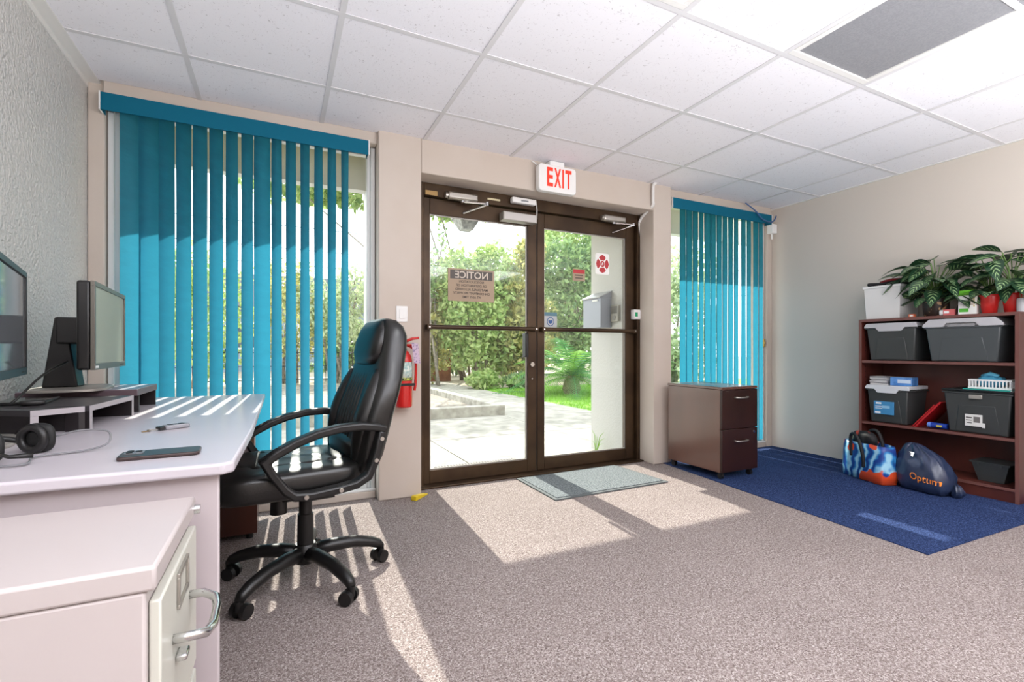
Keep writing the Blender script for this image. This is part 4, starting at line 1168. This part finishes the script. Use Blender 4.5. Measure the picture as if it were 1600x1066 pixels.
kp = thing('entry_keypad', 'small grey entry keypad on the white wall outside', 'keypad', (2.678, 3.435, 1.19))
B(-.015, .0115, -.05, .05, .0, .145).obj('housing', M('keypad housing', 'b8b3a8', .5), kp, bevel=.004)
B(-.0165, -.015, -.04, .04, .07, .135).obj('display', M('keypad grille', '77726b', .5), kp)
MB().cyl((-.0155, 0, .035), (-.02, 0, .035), .02, n=16).obj('button', m_alu, kp)
om = thing('outdoor_mat', 'grey ribbed mat on the concrete just outside the left door', 'mat', (1.55, 3.62, .0))
B(-.42, .3, -.16, .16, -.012, -.003).obj('mat_base', M('outdoor mat', '6d6867', .9), om, bevel=.003)
for k in range(28):
    B(-.41 + k * .0251, -.395 + k * .0251, -.15, .15, -.003, .001).obj('rib', M('mat rib', '8d8785', .9) if k == 0 else bpy.data.materials['mat rib'], om)
wd = thing('weed', 'small green weed sprouting at the foot of the white wall', 'weed', (2.60, 3.62, -.012))
mw = M('weed green', '8fbf3a', .5, trans=.3)
for k in range(7):
    a = -1.2 + k * .4; b_ = .07 + .03 * (k % 3)
    MB().tube([(0, 0, 0), (.03 * math.cos(a), .5 * b_ * math.sin(a), b_ * 1.3), (.05 * math.cos(a), 1.2 * b_ * math.sin(a) , b_ * 1.6)], [.003, .003, .001], 5).obj('blade', mw, wd)

# ground
struct(B(-40, 60, 3.36, 80, -.10, -.03).obj('ground', M('bare earth with litter', '8d8170', .95, col2='b3a894', nscale=3, ramp=(.35, .65), detail=8, bump=.6, bscale=20, bdist=.02)))
pat = struct(B(-6.05, 4.42, 3.36, 14.2, -.03, -.022).obj('patio', M('slab joint', '5f5a52', .9)))
slab_me = {}
for i in range(7):
    for j in range(7):
        x0 = -6.05 + i * 1.5; y0 = 3.37 + j * 1.55
        x1 = min(x0 + 1.488, 4.42); y1 = y0 + 1.536
        if x0 < 2.9 and x1 > -3 and y0 > 6.5 and x1 < 3.1: continue
        o = bpy.data.objects.new('paving_slab', None) if False else B(x0, x1, y0, y1, -.022, -.012 + rnd.uniform(-.002, .002)).obj('paving_slab', m_conc, pat, bevel=.006)
pl = struct(MB().box(-3.0, 3.0, 6.42, 6.56, -.03, .135).box(2.86, 3.0, 6.561, 13.5, -.03, .135).obj('planter_wall', m_conc2, bevel=.012))
B(-3.0, 2.859, 6.561, 13.5, -.03, .03).obj('soil_bed', M('planter soil', '6f665c', .95, col2='9a9084', nscale=14, ramp=(.35, .65), detail=8, bump=.8, bscale=30, bdist=.02), pl)
lawn = struct(B(4.43, 16, 5.2, 11.2, -.031, -.018).obj('lawn', M('lawn green', '5f8a2a', .9, col2='86ab45', nscale=9, bump=.6, bscale=50)))
def blades(name, x0, x1, y0, y1, n, h, col, label, seed):
    r = np.random.default_rng(seed)
    c = np.stack([r.uniform(x0, x1, n), r.uniform(y0, y1, n), np.full(n, -.02)], 1)
    a = r.uniform(0, 6.28, n); hh = h * r.uniform(.5, 1.2, n)
    dx = np.stack([np.cos(a), np.sin(a), 0 * a], 1) * .006
    tip = c + np.stack([r.normal(0, .02, n), r.normal(0, .02, n), hh], 1)
    v = np.stack([c - dx, c + dx, tip], 1).reshape(-1, 3)
    me = bpy.data.meshes.new(name); me.from_pydata(v.tolist(), [], np.arange(3 * n).reshape(-1, 3).tolist())
    return tag(mkobj(name, me, M(label[:20], col, .6, trans=.4)), label, 'grass', kind='stuff')
blades('grass', 4.44, 7.5, 5.4, 10.8, 9000, .06, '7fae3a', 'short green lawn grass beyond the concrete path', 1)

# plants outside
def fol_mat(name, a, b, tr=.45):
    return M(name, a, .45, col2=b, nscale=5, ramp=(.35, .65), trans=tr, detail=2)
m_f = [fol_mat('leaf green', '83a35c', 'c3d08c'), fol_mat('leaf olive', '8a9862', 'd6cd84'), fol_mat('leaf deep', '64845a', 'a8c080'), fol_mat('leaf pale', '9aaa88', 'd0dab0')]
m_bark = M('grey bark', '7d7468', .9, col2='9c9284', nscale=20)
def foliage(parent, blobs, n, size, mat, seed, name='foliage'):
    r = np.random.default_rng(seed)
    P = []
    vol = np.array([b[3] * b[4] * b[5] for b in blobs]); vol = vol / vol.sum()
    for b, f_ in zip(blobs, vol):
        k = max(20, int(n * f_))
        d = r.normal(size=(k, 3)); d /= np.linalg.norm(d, axis=1, keepdims=True)
        q = d * (r.uniform(.25, 1, (k, 1)) ** .55)
        q *= 1 + .25 * np.sin(d[:, :1] * 7 + b[0]) * np.cos(d[:, 2:3] * 6)
        P.append(np.array(b[:3]) + q * np.array(b[3:6]))
    P = np.concatenate(P); P = P[P[:, 2] > -.02]
    k = len(P)
    u = r.normal(size=(k, 3)); u /= np.linalg.norm(u, axis=1, keepdims=True)
    t = r.normal(size=(k, 3)); t -= (t * u).sum(1, keepdims=True) * u; t /= np.linalg.norm(t, axis=1, keepdims=True)
    s = size * r.uniform(.6, 1.35, (k, 1))
    n3 = np.cross(u, t)
    v = np.stack([P - u * s, P - t * s * .5 - n3 * s * .12, P + u * s, P + t * s * .5 - n3 * s * .12], 1).reshape(-1, 3)
    fs = (np.arange(k)[:, None] * 4 + np.array([0, 1, 2, 3])).tolist()
    me = bpy.data.meshes.new(name); me.from_pydata(v.tolist(), [], fs)
    o = mkobj(name, me, mat, parent)
    o['kind'] = 'stuff'
    return o
def shrub(name, label, cat, x, y, blobs, n, size, mi, seed, stems=6, sh=1.6, group='trees and shrubs outside'):
    t = thing(name, label, cat, (x, y, -.02), 0, group)
    r = random.Random(seed)
    for k in range(stems):
        b = blobs[k % len(blobs)]
        tx, ty, tz = b[0] + r.uniform(-.4, .4) * b[3], b[1] + r.uniform(-.4, .4) * b[4], b[2] + r.uniform(-.2, .6) * b[5]
        x0_, y0_ = r.uniform(-.2, .2), r.uniform(-.2, .2)
        MB().tube([(x0_, y0_, 0), (x0_ + (tx - x0_) * .3 + r.uniform(-.1, .1), y0_ + (ty - y0_) * .3, tz * .5), (tx, ty, tz)], [.045, .03, .012], 6).obj('stem', m_bark, t, smooth=True)
    foliage(t, blobs, n, size, m_f[mi], seed)
    return t
shrub('large_shrub', 'tall loose shrub filling the middle of the left door glass', 'shrub', 4.9, 12.4, [(0, 0, 1.8, 1.1, .9, 1.6), (.5, .1, 3.2, .75, .7, .8), (-.6, 0, 2.9, .6, .6, .9), (.9, .2, 1.0, .7, .7, .9)], 9500, .085, 0, 31, 9)
shrub('large_shrub', 'yellowish shrub at the left side of the left door glass', 'shrub', 3.55, 13.2, [(0, 0, 1.5, .9, .8, 1.4), (.35, 0, 2.8, .5, .5, .6), (-.4, .1, .7, .8, .7, .8)], 6500, .085, 1, 32, 6)
shrub('large_shrub', 'olive shrub right of the left door glass, over the path end', 'shrub', 6.3, 12.3, [(0, 0, 1.4, 1.0, .8, 1.3), (-.1, 0, 2.8, .7, .6, .8), (.2, 0, 3.7, .5, .5, .6)], 7500, .08, 1, 33, 7)
shrub('thin_sapling', 'thin bare-topped sapling against the sky', 'sapling', 3.75, 12.6, [(0, 0, 3.2, .18, .18, .6), (.25, 0, 4.1, .15, .15, .45), (-.15, 0, 2.6, .3, .3, .5)], 420, .06, 2, 34, 3)
shrub('low_fern', 'low bright green fern clump at the foot of the shrubs', 'fern', 4.55, 11.0, [(0, 0, .22, .45, .4, .25)], 700, .07, 0, 35, 3)
shrub('low_fern', 'second low fern clump beside the path under the shrubs', 'fern', 5.5, 10.9, [(0, 0, .18, .5, .35, .22)], 700, .07, 2, 36, 3)
shrub('hedge_tree', 'dense tree seen behind the palm in the right door glass', 'tree', 8.4, 12.6, [(0, 0, 2.2, 1.5, 1.1, 1.7), (-.8, 0, 3.6, .9, .8, .9), (.8, 0, 3.9, 1.0, .8, 1.0)], 7500, .09, 2, 37, 8)
shrub('overhanging_tree', 'tall tree whose branches hang into the right door glass', 'tree', 9.6, 14.5, [(0, 0, 5.0, 2.0, 1.6, 1.3), (-1.2, -.5, 4.6, .9, .9, .8), (.9, 0, 3.6, 1.2, 1, 1.2)], 5200, .09, 0, 38, 8)
shrub('shade_tree', 'high tree over the path that dapples the concrete with shade', 'tree', 5.4, 14.6, [(-3.1, -2.2, 4.9, 1.9, 1.3, .35), (-1.4, -2.3, 4.85, 1.4, 1.2, .35), (-4.9, -2.1, 4.9, 1.5, 1.3, .35)], 3000, .13, 0, 39, 5)
shrub('hedge_tree', 'green hedge tree seen at the left edge of the right blind', 'tree', 9.6, 9.6, [(0, 0, 1.6, 1.6, 1.0, 1.6), (.2, 0, 3.0, 1.2, .8, .8)], 3600, .09, 3, 40, 6)
shrub('garden_bush', 'grey-green bush seen past the right end of the desk blind', 'bush', 1.5, 14.8, [(0, 0, 1.9, .9, .8, .9), (.5, 0, 2.8, .7, .6, .7), (-.6, .3, 2.4, .6, .6, .7)], 2600, .08, 3, 41, 6)
shrub('garden_bush', 'yellow-green bush in front of the grey house', 'bush', .3, 15.3, [(0, 0, 1.7, 1.1, .8, 1.2), (-.2, 0, 3.0, .8, .6, .7)], 2400, .08, 1, 42, 6)
shrub('garden_bush', 'tall leafy bush behind the desk blind', 'bush', -1.8, 14.8, [(0, 0, 1.8, 1.2, .9, 1.6), (-.5, .3, 3.0, .9, .8, .8)], 2600, .09, 0, 43, 6)
shrub('hedge_tree', 'distant pale tree between the shrubs and the overhanging tree', 'tree', 8.2, 17.5, [(0, 0, 2.2, 2.2, 1.2, 2.0), (-2.5, 0, 2.0, 1.6, 1, 1.7), (2.5, 0, 2.4, 1.6, 1, 1.9)], 9000, .11, 3, 44, 6)
shrub('hedge_tree', 'distant hedge behind the brown cabinet and iron fence', 'hedge', 4.4, 17.2, [(0, 0, 1.1, 2.2, .8, 1.3), (-2.0, 0, 1.0, 1.4, .8, 1.1)], 9000, .10, 2, 45, 5)

# palm
pm = thing('palm', 'arching green palm beside the lawn in the right door glass', 'palm', (5.75, 8.9, -.02), 0)
MB().lathe([(0, 0), (.16, .0), (.2, .12), (.17, .27), (.12, .38), (.0, .42)], n=14).obj('trunk', M('palm trunk', '6f5b43', .9, col2='8f7a5c', nscale=30, bump=.8, bscale=30, bdist=.02), pm)
m_palm = [M('palm frond light', '7fb04a', .4, trans=.4), M('palm frond dark', '4f8a50', .4, trans=.35)]
r6 = random.Random(9)
for k in range(34):
    a = 2.399 * k; el = .05 + 1.15 * (k / 34.0); ln = r6.uniform(1.25, 1.75)
    m = MB(); c0 = Vector((0, 0, .36)); prev = None; N_ = 15
    pts = []
    for i in range(N_ + 1):
        s_ = i / N_
        rr = ln * (s_ * math.cos(el) + .15 * s_ * s_)
        zz = ln * (s_ * math.sin(el) * 1.15 - .75 * s_ * s_ * (1.1 - .4 * math.sin(el)))
        pts.append(c0 + Vector((rr * math.cos(a), rr * math.sin(a), zz)))
    pts = [Vector((p.x, p.y, max(p.z, .03))) for p in pts]
    for i in range(2, N_ + 1):
        d_ = (pts[i] - pts[i - 1]).normalized()
        sd = d_.cross(Vector((0, 0, 1)))
        sd = sd.normalized() if sd.length > .01 else Vector((1, 0, 0))
        L_ = .30 * math.sin(math.pi * min(1, .12 + .88 * i / N_) * .93) + .05
        for sg in (-1, 1):
            b0 = pts[i]; tp = b0 + sd * sg * L_ * .85 + d_ * L_ * .55 - Vector((0, 0, 1)) * L_ * .28
            m.add([b0 - d_ * .014, b0 + d_ * .014, tp], [(0, 1, 2)])
            b1 = pts[i] - (pts[i] - pts[i - 1]) * .5
            tp = b1 + sd * sg * L_ * .85 + d_ * L_ * .5 - Vector((0, 0, 1)) * L_ * .3
            m.add([b1 - d_ * .014, b1 + d_ * .014, tp], [(0, 1, 2)])
    m.tube(pts, [.012 * (1 - .8 * i / N_) for i in range(N_ + 1)], 5)
    m.obj('frond', m_palm[k % 2], pm)

# brown cabinet, iron fence, house, power lines
ub = thing('utility_cabinet', 'rusty brown utility cabinet beside the iron fence', 'cabinet', (4.45, 14.6, -.03))
m_rust = M('rusty steel', '8a5238', .8, col2='a5694a', nscale=6)
B(-.38, .38, -.25, .25, .0, .62).obj('case', m_rust, ub, bevel=.01)
MB().prism([(-.4, .62), (.4, .62), (.4, .74), (-.4, .66)], -.27, .27).obj('sloped_top', m_rust, ub)
B(-.33, .33, -.262, -.251, .06, .56).obj('door', m_rust, ub, bevel=.004)
fe = thing('iron_fence', 'black iron railing left of the brown utility cabinet', 'fence', (1.0, 15.0, -.03))
m_iron = M('black iron', '2b2a28', .5)
for z in (.12, .5, .88):
    B(-5.0, 2.95, -.012, .012, z, z + .025).obj('rail', m_iron, fe)
for k in range(54):
    x = -4.95 + k * .148
    B(x, x + .016, -.03, -.013, .05, 1.0).obj('picket', m_iron, fe)
for x in (-5.0, -1.0, 2.95):
    B(x - .03, x + .03, -.031, .031, 0, 1.1).obj('post', m_iron, fe)
hs_ = thing('house', 'grey-blue house with a low roof beyond the fence', 'house', (1.2, 24.5, -.03))
m_house = M('blue-grey siding', '8d9aa6', .8)
B(-7, 5.5, 0, 6, 0, 2.9).obj('wall', m_house, hs_)
MB().prism([(-7.4, 2.9), (5.9, 2.9), (4.2, 4.3), (-5.7, 4.3)], -.4, 6.4).obj('roof', M('grey roof', '7b7f86', .8), hs_)
for x in (-5.5, -3.0, -.4, 1.6, 3.6):
    w_ = B(x, x + 1.0, -.05, .0, 1.0, 2.2).obj('window', m_frame_white, hs_)
    for q in (0, 1):
        B(x + .07 + q * .45, x + .48 + q * .45, -.055, -.051, 1.07, 2.13).obj('pane', M('house glass', '4d5a66', .1), w_)
for k in range(9):
    B(-7, 5.5, -.02, 0, .15 + k * .3, .165 + k * .3).obj('siding_lap', m_house, hs_)
m_wire = M('power line', '4a4a4d', .6)
for k, (z, y) in enumerate(((6.05, 21), (5.15, 21), (4.55, 21.2))):
    x0 = -14; pts = [(x0 + 1.5 * i, y, z - .25 + .25 * ((i - 16) / 16.0) ** 2) for i in range(33)]
    tag(MB().tube(pts, .014, 5).obj('power_line', m_wire, None, smooth=True), ['top overhead power line crossing the sky behind the trees', 'middle overhead power line crossing the sky', 'lowest overhead power line, half hidden by shrubs'][k], 'power line', 'overhead power lines')
